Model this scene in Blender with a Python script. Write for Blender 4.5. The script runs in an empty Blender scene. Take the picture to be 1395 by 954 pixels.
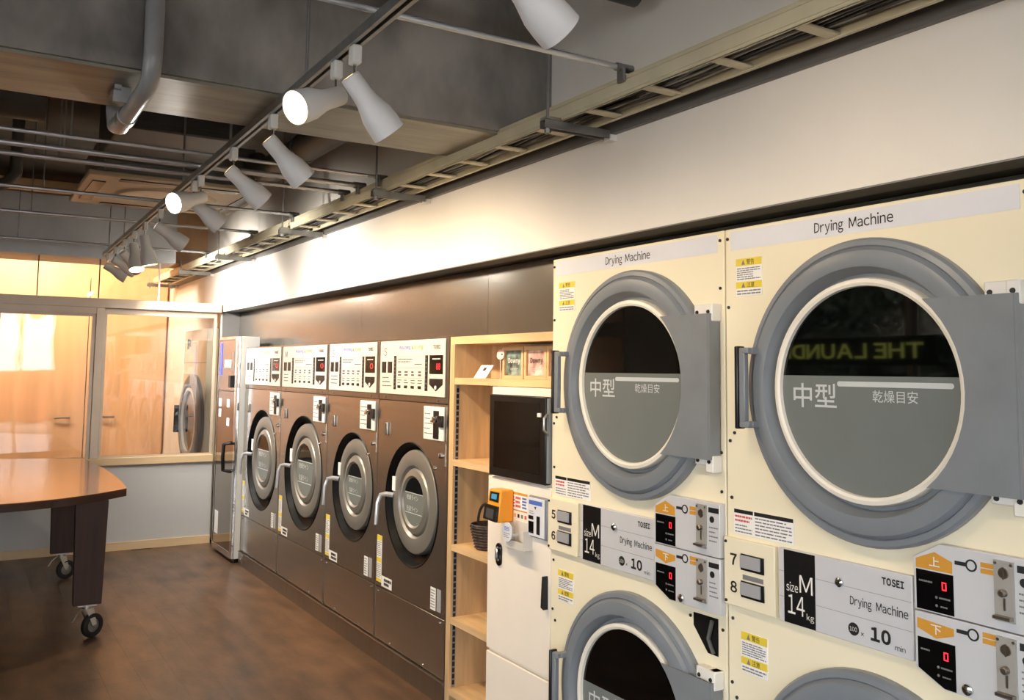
import bpy, bmesh, math, random
from mathutils import Vector, Matrix
R = math.radians
S = bpy.context.scene
COL = S.collection

# ------------------------------------------------------------------ camera
IMG_W, IMG_H = 1395.0, 954.0
F_PX, PP_Y = 1237.78, 398.87
YAW, PITCH, ROLL = 0.549832, 0.085975, 0.012003
cd = bpy.data.cameras.new('camera')
cam = bpy.data.objects.new('camera', cd); COL.objects.link(cam)
fw = Vector((math.sin(YAW)*math.cos(PITCH), math.cos(YAW)*math.cos(PITCH), math.sin(PITCH)))
rt = Vector((math.cos(YAW), -math.sin(YAW), 0)); up = rt.cross(fw)
rt, up = rt*math.cos(ROLL)+up*math.sin(ROLL), -rt*math.sin(ROLL)+up*math.cos(ROLL)
M = Matrix.Identity(4)
for i in range(3):
    M[i][0], M[i][1], M[i][2] = rt[i], up[i], -fw[i]
M.translation = (0, 0, 1.42)
cam.matrix_world = M
cd.sensor_fit = 'HORIZONTAL'; cd.sensor_width = 36.0
cd.lens = 36.0*F_PX/IMG_W
cd.shift_y = (PP_Y-IMG_H/2)/IMG_W
cd.clip_start = 0.05; cd.clip_end = 200
S.camera = cam

# ------------------------------------------------------------------ world, exposure
W = bpy.data.worlds.new('world'); S.world = W; W.use_nodes = True
bg = W.node_tree.nodes['Background']
bg.inputs[0].default_value = (0.94, 0.97, 1.0, 1); bg.inputs[1].default_value = 8.8
S.view_settings.view_transform = 'Standard'; S.view_settings.look = 'None'
S.view_settings.gamma = 1.0; S.view_settings.exposure = -0.07
S.view_settings.use_curve_mapping = False
S.cycles.use_denoising = True
S.cycles.max_bounces = 8; S.cycles.diffuse_bounces = 5; S.cycles.glossy_bounces = 4
S.cycles.transparent_max_bounces = 12
S.cycles.sample_clamp_indirect = 6.0
S.cycles.caustics_reflective = False; S.cycles.caustics_refractive = False

# ------------------------------------------------------------------ materials
def lin(c):
    return tuple(((v/255.0+0.055)/1.055)**2.4 if v > 10 else v/255.0/12.92 for v in c)
MATS = {}
def mat(name, rgb, rough=0.5, metal=0.0, var=0.06, scale=6.0, bump=0.0, bscale=120.0, stretch=None, spec=0.5, coat=0.0, emit=None, es=1.0, objvar=0.0, hue=None):
    """plain procedural surface: colour with soft noise variation and optional fine relief"""
    m = bpy.data.materials.new(name); m.use_nodes = True; MATS[name] = m
    nt = m.node_tree; N = nt.nodes; L = nt.links; b = N['Principled BSDF']
    c = lin(rgb)
    b.inputs['Roughness'].default_value = rough; b.inputs['Metallic'].default_value = metal
    b.inputs['Specular IOR Level'].default_value = spec
    b.inputs['Coat Weight'].default_value = coat
    b.inputs['Coat Roughness'].default_value = 0.08
    tc = N.new('ShaderNodeTexCoord'); mp = N.new('ShaderNodeMapping'); L.new(tc.outputs['Object'], mp.inputs[0])
    if stretch: mp.inputs['Scale'].default_value = stretch
    nz = N.new('ShaderNodeTexNoise'); nz.inputs['Scale'].default_value = scale; nz.inputs['Detail'].default_value = 5
    L.new(mp.outputs[0], nz.inputs['Vector'])
    rp = N.new('ShaderNodeValToRGB'); L.new(nz.outputs[0], rp.inputs[0])
    lo = tuple(v*(1-var*2) for v in c); hi = tuple(min(1, v*(1+var*1.6)) for v in c)
    if hue: hi = lin(hue)
    rp.color_ramp.elements[0].position = 0.3; rp.color_ramp.elements[1].position = 0.7
    rp.color_ramp.elements[0].color = (*lo, 1); rp.color_ramp.elements[1].color = (*hi, 1)
    out = rp.outputs[0]
    if objvar:
        oi = N.new('ShaderNodeObjectInfo'); mr = N.new('ShaderNodeMapRange'); L.new(oi.outputs['Random'], mr.inputs[0])
        mr.inputs['To Min'].default_value = 1-objvar; mr.inputs['To Max'].default_value = 1+objvar
        mx = N.new('ShaderNodeHueSaturation'); L.new(mr.outputs[0], mx.inputs['Value']); L.new(out, mx.inputs['Color']); out = mx.outputs[0]
        ad = N.new('ShaderNodeVectorMath'); L.new(tc.outputs['Object'], ad.inputs[0]); L.new(oi.outputs['Location'], ad.inputs[1])
        L.new(ad.outputs[0], mp.inputs[0])
    L.new(out, b.inputs['Base Color'])
    if bump:
        n2 = N.new('ShaderNodeTexNoise'); n2.inputs['Scale'].default_value = bscale; n2.inputs['Detail'].default_value = 3
        L.new(mp.outputs[0], n2.inputs['Vector'])
        bp = N.new('ShaderNodeBump'); bp.inputs['Strength'].default_value = bump; bp.inputs['Distance'].default_value = 0.01
        L.new(n2.outputs[0], bp.inputs['Height']); L.new(bp.outputs[0], b.inputs['Normal'])
    if emit:
        b.inputs['Emission Color'].default_value = (*lin(emit), 1); b.inputs['Emission Strength'].default_value = es
    return m
def glass(name, tint=(255, 255, 255), ior=1.5, boost=1.0):
    """thin pane: clear with Fresnel mirror reflection"""
    m = bpy.data.materials.new(name); m.use_nodes = True; MATS[name] = m
    nt = m.node_tree; N = nt.nodes; L = nt.links; N.remove(N['Principled BSDF'])
    t = N.new('ShaderNodeBsdfTransparent'); t.inputs[0].default_value = (*lin(tint), 1)
    g = N.new('ShaderNodeBsdfGlossy'); g.inputs['Roughness'].default_value = 0.015
    fr = N.new('ShaderNodeFresnel'); fr.inputs[0].default_value = ior
    ml = N.new('ShaderNodeMath'); ml.operation = 'MULTIPLY'; ml.inputs[1].default_value = boost; L.new(fr.outputs[0], ml.inputs[0])
    nz = N.new('ShaderNodeTexNoise'); nz.inputs['Scale'].default_value = 2.2
    bp = N.new('ShaderNodeBump'); bp.inputs['Strength'].default_value = 0.06; bp.inputs['Distance'].default_value = 0.02
    L.new(nz.outputs[0], bp.inputs['Height']); L.new(bp.outputs[0], g.inputs['Normal'])
    mx = N.new('ShaderNodeMixShader'); L.new(ml.outputs[0], mx.inputs[0]); L.new(t.outputs[0], mx.inputs[1]); L.new(g.outputs[0], mx.inputs[2])
    L.new(mx.outputs[0], N['Material Output'].inputs[0])
    return m

mat('wall_paint', (238, 232, 222), 0.75, var=0.02, scale=2, bump=0.05, bscale=60)
mat('grey_paint', (190, 188, 184), 0.6, var=0.02, scale=2)
mat('concrete', (150, 145, 138), 0.6, var=0.34, scale=3.4, bump=0.3, bscale=16, stretch=(1, 1, 0.6))
mat('board_concrete', (138, 135, 119), 0.42, var=0.16, scale=3.0, bump=0.15, bscale=20, stretch=(0.6, 4, 4))
mat('slab', (112, 104, 95), 0.8, var=0.2, scale=1.6, bump=0.3, bscale=9)
mat('dark_bulkhead', (118, 114, 107), 0.22, metal=0.75, var=0.08, scale=1.5)
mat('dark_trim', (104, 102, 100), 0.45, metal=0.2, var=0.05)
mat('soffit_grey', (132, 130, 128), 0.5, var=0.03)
mat('floor_base', (60, 42, 30), 0.5, var=0.2)
mat('floor_plank', (92, 68, 50), 0.34, var=0.26, scale=4.5, bump=0.06, bscale=40, stretch=(2.2, 0.8, 1), objvar=0.08)
mat('cream', (232, 222, 194), 0.38, var=0.012, scale=1.5)
mat('cream_dark', (226, 216, 188), 0.4, var=0.02)
mat('ring_grey', (121, 126, 132), 0.34, var=0.04, scale=8)
mat('plate_grey', (122, 126, 130), 0.42, var=0.04, scale=10)
mat('rim_cream', (226, 220, 206), 0.35, var=0.02)
mat('black', (14, 14, 15), 0.35, var=0.02)
mat('black_gloss', (9, 9, 10), 0.08, var=0.02, spec=0.3)
mat('recess_black', (8, 8, 9), 0.45, var=0.02, spec=0.15)
mat('rubber', (20, 20, 21), 0.6, var=0.1)
mat('door_glass', (5, 6, 6), 0.03, var=0.1, spec=0.5)
mat('frosted', (112, 117, 114), 0.22, var=0.02, spec=0.5)
mat('pale_print', (192, 196, 196), 0.4, var=0.01)
mat('strip_grey', (216, 217, 223), 0.4, var=0.012)
mat('panel_grey', (208, 208, 210), 0.36, metal=0.15, var=0.015)
mat('line_grey', (158, 158, 160), 0.4, var=0.02)
mat('ink', (24, 24, 26), 0.5, var=0.02)
mat('ink_blue', (78, 110, 190), 0.5, var=0.02)
mat('ink_orange', (226, 150, 70), 0.5, var=0.02)
mat('ink_red', (206, 88, 80), 0.5, var=0.02)
mat('fine_print', (120, 118, 122), 0.6, var=0.05)
mat('paper', (236, 234, 230), 0.55, var=0.012)
mat('paper_yellow', (226, 200, 64), 0.5, var=0.03)
mat('orange_print', (204, 146, 50), 0.45, var=0.03)
mat('white_plastic', (226, 223, 216), 0.35, var=0.012)
mat('lamp_white', (232, 230, 227), 0.42, var=0.015)
mat('steel', (176, 172, 166), 0.3, metal=1.0, var=0.05, scale=10, stretch=(1, 1, 8))
mat('chrome', (214, 214, 214), 0.12, metal=1.0, var=0.02)
mat('galvanised', (150, 150, 148), 0.4, metal=0.8, var=0.08, scale=20)
mat('stainless', (180, 173, 164), 0.25, metal=0.95, var=0.035, scale=3, bump=0.02, bscale=30, stretch=(0.5, 0.5, 14))
mat('stainless_dark', (140, 130, 119), 0.33, metal=0.93, var=0.05, scale=3, bump=0.02, bscale=30, stretch=(14, 0.5, 0.5))
mat('mirror_steel', (150, 138, 126), 0.07, metal=1.0, var=0.02)
mat('door_ring_metal', (132, 129, 123), 0.36, metal=0.4, var=0.04)
mat('shelf_wood', (198, 166, 124), 0.48, var=0.1, scale=5, bump=0.04, stretch=(6, 6, 0.6))
mat('board_wood', (208, 174, 130), 0.46, var=0.09, scale=5, stretch=(0.8, 6, 6))
mat('frame_wood', (214, 184, 142), 0.45, var=0.05, scale=4, stretch=(0.6, 4, 4))
mat('frame_metal', (196, 178, 158), 0.38, metal=0.2, var=0.03)
mat('orange_wood', (224, 184, 142), 0.45, var=0.05, scale=2.5, stretch=(4, 4, 0.5))
mat('table_wood', (116, 74, 47), 0.2, var=0.14, scale=4, stretch=(1, 1, 1), coat=0.35)
mat('table_edge', (62, 34, 24), 0.35, var=0.12, scale=8)
mat('leg_wood', (56, 31, 20), 0.6, var=0.16, scale=6, stretch=(5, 5, 0.5))
mat('panel_white', (206, 199, 187), 0.4, var=0.012)
mat('panel_print', (84, 82, 84), 0.6, var=0.05)
mat('kiosk', (236, 226, 212), 0.38, var=0.012)
mat('orange_plastic', (236, 152, 36), 0.38, var=0.02)
mat('tray_paint', (206, 198, 170), 0.45, var=0.04, scale=10)
mat('cable', (168, 166, 160), 0.5, var=0.1)
mat('cable_dark', (40, 40, 42), 0.5, var=0.1)
mat('pipe_grey', (150, 150, 150), 0.3, var=0.06, scale=9)
mat('pipe_dark', (78, 76, 74), 0.5, var=0.1)
mat('unit_dark', (70, 72, 76), 0.5, metal=0.3, var=0.06)
mat('duct_white', (196, 200, 206), 0.5, var=0.03)
mat('cassette', (206, 188, 162), 0.5, var=0.03)
mat('wicker', (58, 46, 40), 0.6, var=0.3, scale=60, bump=0.5, bscale=90)
mat('led_red', (60, 4, 6), 0.4, emit=(255, 40, 50), es=3.0)
mat('lcd_blue', (20, 60, 80), 0.3, emit=(90, 190, 230), es=0.6)
mat('screen_blue', (30, 30, 90), 0.3, emit=(70, 90, 255), es=2.0)
mat('bulb_warm', (255, 220, 170), 0.4, emit=(255, 214, 160), es=34)
mat('bulb_white', (255, 250, 240), 0.4, emit=(255, 246, 232), es=34)
mat('leaf', (46, 66, 30), 0.6, var=0.5, scale=20)
mat('sign_board', (18, 18, 16), 0.6, var=0.05)
mat('letter_glow', (190, 200, 110), 0.5, var=0.05, emit=(200, 205, 100), es=2.2)  # emission put in for daylight showing through the letters
mat('coin_steel', (176, 172, 164), 0.38, metal=0.35, var=0.04)
mat('lever_metal', (205, 208, 214), 0.2, metal=0.55, var=0.02)
mat('conduit', (206, 208, 212), 0.24, metal=0.6, var=0.03)
mat('car_red', (150, 28, 26), 0.2, var=0.03, coat=0.6)
mat('car_glass', (30, 36, 40), 0.06)
mat('asphalt', (120, 118, 116), 0.85, var=0.12, scale=8)
mat('downy_dark', (52, 66, 64), 0.35, var=0.5, scale=26, hue=(150, 170, 160))
mat('downy_pink', (222, 150, 140), 0.35, var=0.3, scale=22, hue=(236, 214, 200))
mat('pink_paper', (238, 196, 190), 0.5, var=0.02)
mat('clear_plastic', (206, 200, 192), 0.15, var=0.02)
for nm_ in ('stainless', 'stainless_dark'):   # brushed: highlights stretch into upright streaks
    nt_ = MATS[nm_].node_tree; tg = nt_.nodes.new('ShaderNodeCombineXYZ'); tg.inputs[1].default_value = 1.0
    b_ = nt_.nodes['Principled BSDF']; nt_.links.new(tg.outputs[0], b_.inputs['Tangent']); b_.inputs['Anisotropic'].default_value = 0.8; b_.inputs['Anisotropic Rotation'].default_value = 0.25
glass('pane', boost=1.5)
glass('store_glass')

# ------------------------------------------------------------------ mesh helpers
class MB:
    def __init__(s): s.v = []; s.f = []; s.sm = []
    def _add(s, vs, fs, smooth=False):
        o = len(s.v); s.v += [tuple(v) for v in vs]; s.f += [tuple(i+o for i in f) for f in fs]; s.sm += [smooth]*len(fs); return s
    def box(s, x0, x1, y0, y1, z0, z1):
        if x0 > x1: x0, x1 = x1, x0
        if y0 > y1: y0, y1 = y1, y0
        if z0 > z1: z0, z1 = z1, z0
        return s._add([(x0,y0,z0),(x1,y0,z0),(x1,y1,z0),(x0,y1,z0),(x0,y0,z1),(x1,y0,z1),(x1,y1,z1),(x0,y1,z1)],
                      [(3,2,1,0),(4,5,6,7),(0,1,5,4),(1,2,6,5),(2,3,7,6),(3,0,4,7)])
    def quad(s, x0, x1, z0, z1, y): return s._add([(x0,y,z0),(x1,y,z0),(x1,y,z1),(x0,y,z1)], [(0,1,2,3)])
    def prism(s, poly, y0, y1, axis='y'):
        """polygon in (x,z) extruded along y, or in (x,y) along z"""
        n = len(poly)
        ar = sum(poly[i][0]*poly[(i+1)%n][1]-poly[(i+1)%n][0]*poly[i][1] for i in range(n))
        if ar < 0: poly = poly[::-1]
        if axis == 'y':
            if y0 > y1: y0, y1 = y1, y0
            vs = [(a, y0, b) for a, b in poly]+[(a, y1, b) for a, b in poly]
            fs = [tuple(range(n)), tuple(range(2*n-1, n-1, -1))]+[(i, n+i, n+(i+1)%n, (i+1)%n) for i in range(n)]
        else:
            if y0 > y1: y0, y1 = y1, y0
            vs = [(a, b, y0) for a, b in poly]+[(a, b, y1) for a, b in poly]
            fs = [tuple(range(n-1, -1, -1)), tuple(range(n, 2*n))]+[(i, (i+1)%n, n+(i+1)%n, n+i) for i in range(n)]
        return s._add(vs, fs)
    def lathe(s, prof, cx, cz, n=48, axis='y', cy=0.0, closed=False):
        """profile of (radius, along); axis y turns around a line through (cx,cz), axis z around (cx,cz=y)"""
        vs = []; fs = []; k = len(prof)
        for r, a in prof:
            for i in range(n):
                t = 2*math.pi*i/n
                if axis == 'y': vs.append((cx+r*math.cos(t), a, cz+r*math.sin(t)))
                elif axis == 'z': vs.append((cx+r*math.cos(t), cz+r*math.sin(t), a))
                else: vs.append((a, cx+r*math.cos(t), cz+r*math.sin(t)))
        for j in range(k-1):
            for i in range(n): fs.append((j*n+i, j*n+(i+1)%n, (j+1)*n+(i+1)%n, (j+1)*n+i))
        s._add(vs, fs, True)
        if not closed:
            for j in (0, k-1):
                if prof[j][0] > 1e-6: s._add(vs[j*n:(j+1)*n], [tuple(range(n))])
        return s
    def tube(s, pts, r, n=8, r2=None):
        pts = [Vector(p) for p in pts]; m = len(pts); vs = []; fs = []
        for j, p in enumerate(pts):
            d = (pts[min(j+1, m-1)]-pts[max(j-1, 0)]).normalized()
            if j == 0:
                a = Vector((0, 0, 1)) if abs(d.z) < 0.9 else Vector((1, 0, 0)); u = d.cross(a).normalized()
            else:
                u = (u-d*u.dot(d)).normalized()
            w = d.cross(u).normalized()
            rr = r if r2 is None else r+(r2-r)*j/(m-1)
            vs += [p+u*rr*math.cos(2*math.pi*i/n)+w*rr*math.sin(2*math.pi*i/n) for i in range(n)]
        for j in range(m-1):
            for i in range(n): fs.append((j*n+i, j*n+(i+1)%n, (j+1)*n+(i+1)%n, (j+1)*n+i))
        s._add(vs, fs, True); s._add(vs[:n], [tuple(range(n))]); s._add(vs[-n:], [tuple(range(n))])
        return s
    def holed(s, x0, x1, z0, z1, cx, cz, r, y, n=48):
        an = sorted([2*math.pi*i/n for i in range(n)]+[math.atan2(b-cz, a-cx) % (2*math.pi) for a in (x0, x1) for b in (z0, z1)])
        vs = []
        for t in an:
            c, q = math.cos(t), math.sin(t); k = 9e9
            if c > 1e-9: k = min(k, (x1-cx)/c)
            if c < -1e-9: k = min(k, (x0-cx)/c)
            if q > 1e-9: k = min(k, (z1-cz)/q)
            if q < -1e-9: k = min(k, (z0-cz)/q)
            vs += [(cx+r*c, y, cz+r*q), (cx+k*c, y, cz+k*q)]
        m = len(an)
        return s._add(vs, [(2*i+1, 2*((i+1)%m)+1, 2*((i+1)%m), 2*i) for i in range(m)])
    def build(s, name, material, parent=None, bevel=0.0, fix=True):
        me = bpy.data.meshes.new(name); me.from_pydata(s.v, [], s.f)
        me.polygons.foreach_set('use_smooth', s.sm)
        if fix:
            bm = bmesh.new(); bm.from_mesh(me); bmesh.ops.remove_doubles(bm, verts=bm.verts, dist=1e-6)
            bmesh.ops.recalc_face_normals(bm, faces=bm.faces); bm.to_mesh(me); bm.free()
        me.set_sharp_from_angle(angle=R(32))
        me.materials.append(MATS[material])
        o = bpy.data.objects.new(name, me); COL.objects.link(o); o.parent = parent
        if name in ('caption', 'small_print'): o['kind'] = 'stuff'
        if bevel:
            md = o.modifiers.new('bevel', 'BEVEL'); md.width = bevel; md.segments = 2; md.limit_method = 'ANGLE'; md.angle_limit = R(50)
        return o
def rect(x0, x1, y0, y1, z0, z1): return MB().box(x0, x1, y0, y1, z0, z1)
def tag(o, label=None, cat=None, group=None, kind=None):
    if label: o['label'] = label
    if cat: o['category'] = cat
    if group: o['group'] = group
    if kind: o['kind'] = kind
    return o
def thing(name, loc, rz=0.0, label=None, cat=None, group=None):
    o = bpy.data.objects.new(name, None); COL.objects.link(o); o.location = loc; o.rotation_euler = (0, 0, rz); o.empty_display_size = 0.1
    return tag(o, label, cat, group)
def struct(name, mb, material, parent=None, bevel=0.0):
    o = mb.build(name, material, parent, bevel)
    if parent is None: o['kind'] = 'structure'
    return o
def copy_tree(o, parent=None):
    c = o.copy(); COL.objects.link(c); c.parent = parent
    for ch in [k for k in o.children]: copy_tree(ch, c)
    return c

_tc = {}
def glyphs(body, weight):
    k = (body, weight)
    if k not in _tc:
        vs, fs, pen = [], [], 0.0
        for ch in body:
            if ch == ' ': pen += 0.22; continue
            cu = bpy.data.curves.new('t', 'FONT'); cu.resolution_u = 3; cu.offset = weight
            asc = 33 <= ord(ch) <= 126
            cu.body = chr(ord(ch)+0xFEE0) if asc else ch
            o = bpy.data.objects.new('t', cu); COL.objects.link(o)
            me = bpy.data.meshes.new_from_object(o.evaluated_get(bpy.context.evaluated_depsgraph_get()))
            g = [(v.co.x, v.co.y) for v in me.vertices]; q = len(vs)
            fs += [tuple(i+q for i in p.vertices) for p in me.polygons]
            gx = min(v[0] for v in g)
            vs += [(a-gx+pen if asc else a+pen, b) for a, b in g]
            pen += (max(v[0] for v in g)-gx+0.085) if asc else 1.0
            bpy.data.objects.remove(o); bpy.data.curves.remove(cu); bpy.data.meshes.remove(me)
        x0 = min(v[0] for v in vs); x1 = max(v[0] for v in vs); y0 = min(v[1] for v in vs); y1 = max(v[1] for v in vs)
        _tc[k] = ([((a-x0)/(x1-x0), (b-y0)/(y1-y0)) for a, b in vs], fs)
    return _tc[k]
def text(body, x0, x1, z0, z1, y, material, parent, name='lettering', weight=0.0, slant=0.0):
    """printed lettering filling the box, lying just proud of a front face"""
    vs, fs = glyphs(body, weight)
    m = MB(); m._add([(x0+(x1-x0)*a+slant*(z1-z0)*b, y, z0+(z1-z0)*b) for a, b in vs], fs)
    return m.build(name, material, parent, fix=False)
def print_lines(m, x0, x1, z0, z1, rows, y, rng, fill=0.45):
    h = (z1-z0)/rows
    for i in range(rows):
        z = z1-(i+0.5)*h; x = x0; end = x1-(x1-x0)*rng.choice((0, 0, 0, 0.15, 0.3))
        while x < end:
            w = min(end-x, rng.uniform(0.05, 0.22)*(x1-x0)); m.quad(x, x+w*0.86, z-h*fill/2, z+h*fill/2, y); x += w
    return m

# ------------------------------------------------------------------ the setting
XW = 1.90      # white wall face
ZR = 1.885     # underside of the wall over the machines
YF = 7.70      # glazed partition
fl = struct('floor', rect(-3.2, 2.9, -3.2, 10.0, -0.12, -0.006), 'floor_base')
pl = None; rng = random.Random(4)
PW, PLN = 0.150, 0.92
for i in range(22):
    x = -1.44+i*PW; y = 1.95-rng.random()*PLN
    while y < YF-0.05:
        if y+PLN > 2.2:
            if pl is None:
                pl = rect(0, PW-0.0005, 0, PLN-0.0006, -0.006, 0).build('plank', 'floor_plank', fl); o = pl
            else:
                o = pl.copy(); COL.objects.link(o); o.parent = fl
            o.location = (x, y, 0)
        y += PLN
struct('ceiling', rect(-3.2, 2.9, -3.2, 10.0, 2.95, 3.1), 'slab')
struct('wall_right', rect(2.80, 2.9, -3.2, 10.0, 0, 2.95), 'grey_paint')
struct('wall_upper', rect(XW, XW+0.14, -3.0, 10.0, ZR, 2.95), 'wall_paint')
struct('wall_side', rect(XW, XW+0.14, -3.0, 0.93, 0, ZR), 'wall_paint')
struct('wall_end', rect(XW, XW+0.14, 7.73, 10.0, 0, ZR), 'wall_paint')
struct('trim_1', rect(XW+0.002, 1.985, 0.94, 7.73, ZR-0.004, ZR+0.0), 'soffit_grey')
struct('soffit_shadow', rect(1.985, 2.07, 0.94, 7.73, ZR-0.003, ZR+0.0), 'black')  # black strip painted in for the shadow behind the soffit
struct('trim_2', rect(XW+0.002, 2.05, 7.722, 7.73, 0, ZR-0.004), 'dark_trim')
bw = struct('wall_back', rect(2.05, 2.07, 0.94, 7.73, 1.50, 1.88), 'dark_bulkhead')
for a, b in ((0.94, 2.66), (2.66, 3.54), (3.54, 5.03), (5.03, 6.5), (6.5, 7.722)):
    rect(2.044, 2.05, a+0.001, b-0.001, 1.58 if a > 2.6 else 1.822, 1.872).build('panel', 'dark_bulkhead', bw)
struct('wall_front', rect(-3.2, 2.9, -3.1, -3.0, 2.35, 2.95).box(1.6, 2.9, -3.1, -3.0, 0, 2.35).box(-3.2, -2.6, -3.1, -3.0, 0, 2.35), 'wall_paint')
struct('wall_left', rect(-2.7, -2.6, -3.0, 10.0, 2.2, 2.95).box(-2.7, -2.6, -3.0, -2.6, 0, 2.2).box(-2.7, -2.6, 2.6, 3.0, 0, 2.2).box(-2.7, -2.6, -2.6, 2.6, 0, 0.3).box(-2.7, -2.6, 6.9, 10.0, 0, 2.2).box(-2.7, -2.6, 3.0, 6.9, 0, 0.7), 'wall_paint')
struct('wall_far', rect(-3.2, 2.9, 10.0, 10.1, 0, 2.95), 'orange_wood')
# storefront glazing behind the viewer
w3 = struct('window_3', rect(-2.6, 1.6, -3.06, -3.05, 0.0, 2.35), 'store_glass')
for x in (-2.6, -1.4, -0.2, 0.98, 1.54):
    rect(x, x+0.06, -3.09, -3.0, 0, 2.35).build('mullion', 'frame_metal', w3)
w4 = struct('window_4', rect(-2.66, -2.65, 3.0, 6.9, 0.7, 2.2), 'store_glass')
for y in (3.0, 4.27, 5.55, 6.84):
    rect(-2.69, -2.6, y, y+0.06, 0.7, 2.2).build('mullion', 'frame_metal', w4)
w5 = struct('window_15', rect(-2.66, -2.65, -2.6, 2.6, 0.3, 2.2), 'store_glass')  # unseen window, added to bring side daylight onto the white wall
for y in (-2.6, -1.3, 0.0, 1.27, 2.54):
    rect(-2.69, -2.6, y, y+0.06, 0.3, 2.2).build('mullion', 'frame_metal', w5)
# concrete beam across the room
bm_ = struct('trim_3', rect(-2.6, 1.899, 2.826, 3.262, 2.30, 2.95), 'concrete')
rect(-2.6, 1.899, 2.84, 3.25, 2.290, 2.2999).build('soffit', 'board_concrete', bm_)
struct('trim_4', rect(-2.6, 1.899, 8.35, 8.8, 2.33, 2.95), 'orange_wood')
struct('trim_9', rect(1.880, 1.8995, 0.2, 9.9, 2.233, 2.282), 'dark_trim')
# far partition
pr = struct('wall_partition', rect(-2.6, 1.86, YF, YF+0.10, 0.062, 0.652), 'grey_paint')
struct('baseboard_far', rect(-2.6, 1.86, YF-0.012, YF+0.10, 0, 0.062), 'frame_wood')
struct('trim_5', rect(-2.6, 1.86, YF-0.02, YF+0.11, 0.652, 0.71), 'frame_wood', bevel=0.004)
hd = struct('trim_6', rect(-2.6, 1.885, YF-0.02, YF+0.12, 1.872, 1.945), 'frame_metal', bevel=0.004)
rect(-2.6, 0.93, YF-0.03, YF+0.06, 1.825, 1.872).build('sliding_rail', 'frame_metal', hd)
def sash(name, x0, x1, y, z0, z1, fr=0.045):
    p = struct(name, rect(x0+0.015, x1-0.015, y+0.012, y+0.018, z0+0.01, z1-0.01), 'pane')
    m = MB(); ft = fr; fr = min(fr, 0.022); m.box(x0, x0+fr, y, y+0.03, z0, z1).box(x1-fr, x1, y, y+0.03, z0, z1).box(x0+fr, x1-fr, y, y+0.03, z1-ft, z1).box(x0+fr, x1-fr, y, y+0.03, z0, z0+0.012)
    m.build('window_frame', 'frame_metal', p); return p
sash('window_1', 0.995, 1.86, YF+0.03, 0.71, 1.872)
sash('window_2', 0.265, 0.93, YF, 0.71, 1.825, 0.022)
sash('window_5', -0.50, 0.262, YF+0.03, 0.71, 1.825, 0.022)
sash('window_6', -2.6, -0.503, YF, 0.71, 1.825, 0.022)
struct('trim_7', rect(0.932, 0.992, YF-0.02, YF+0.1, 0.71, 1.872), 'frame_metal', bevel=0.003)
# transom panes
tx = [-2.6, -1.66, -1.22, -0.78, -0.35, 0.085, 0.518, 0.947, 1.39]
for i in range(len(tx)-1):
    tw = struct('window_%d' % (7+i), rect(tx[i]+0.004, tx[i+1]-0.004, YF+0.04, YF+0.046, 1.945, 2.257), 'pane')
    rect(tx[i]-0.004, tx[i]+0.004, YF+0.036, YF+0.05, 1.945, 2.257).build('glazing_joint', 'unit_dark', tw)
tag(rect(1.386, 1.398, YF+0.03, YF+0.05, 1.945, 2.257).build('mullion_post', 'white_plastic'), 'thin white post standing on the partition header below the duct', 'post')
db = struct('trim_8', rect(-2.6, 1.5, YF-0.02, YF+0.5, 2.257, 2.72), 'duct_white')
# room beyond: sliding wood doors and back machine
def wood_door(i, x0, x1, h0, h1):
    p = struct('door_%d' % i, rect(x0+0.004, x1-0.004, 9.93, 9.995, 0.02, 2.3), 'orange_wood', bevel=0.003)
    m = MB().tube([(h0, 9.89, 0.915), (h1, 9.89, 0.915)], 0.010); m.box(h0+0.01, h0+0.02, 9.89, 9.93, 0.91, 0.92).box(h1-0.02, h1-0.01, 9.89, 9.93, 0.91, 0.92)
    m.build('handle', 'steel', p)
wood_door(1, -2.0, -0.46, -0.75, -0.6); wood_door(2, -0.46, 1.14, 0.87, 1.01); wood_door(3, 1.14, 1.88, 1.27, 1.41)

# ------------------------------------------------------------------ dryers
def warn_label(p, x0, x1, z0, z1, rng):
    """yellow and white warning sticker with its print"""
    st = MB().box(x0, x1, -0.002, 0.0, z0, z1).build('warning_sticker', 'paper', p)
    h = z1-z0
    m = MB().quad(x0, x1, z1-0.20*h, z1, -0.0025); m.quad(x0, x1, z0+0.20*h, z0+0.38*h, -0.0025); m.build('yellow_band', 'paper_yellow', st)
    text('警告', x0+0.42*(x1-x0), x0+0.72*(x1-x0), z1-0.17*h, z1-0.03*h, -0.003, 'ink', st)
    text('注意', x0+0.42*(x1-x0), x0+0.72*(x1-x0), z0+0.22*h, z0+0.36*h, -0.003, 'ink', st)
    m = MB()
    for zz in (z1-0.17*h, z0+0.22*h): m._add([(x0+0.22*(x1-x0), -0.003, zz), (x0+0.36*(x1-x0), -0.003, zz), (x0+0.29*(x1-x0), -0.003, zz+0.14*h)], [(0, 1, 2)])
    print_lines(m, x0+0.004, x1-0.004, z1-0.58*h, z1-0.24*h, 6, -0.003, rng); print_lines(m, x0+0.004, x1-0.004, z0+0.02*h, z0+0.17*h, 2, -0.003, rng)
    m.build('small_print', 'fine_print', st)
def screws(p, pts, r=0.0045, y=0.0, material='ink'):
    for x, z in pts:
        MB().lathe([(r, y), (r, y-0.003), (r*0.5, y-0.004)], x, z, 10).build('screw', material, p)
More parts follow.
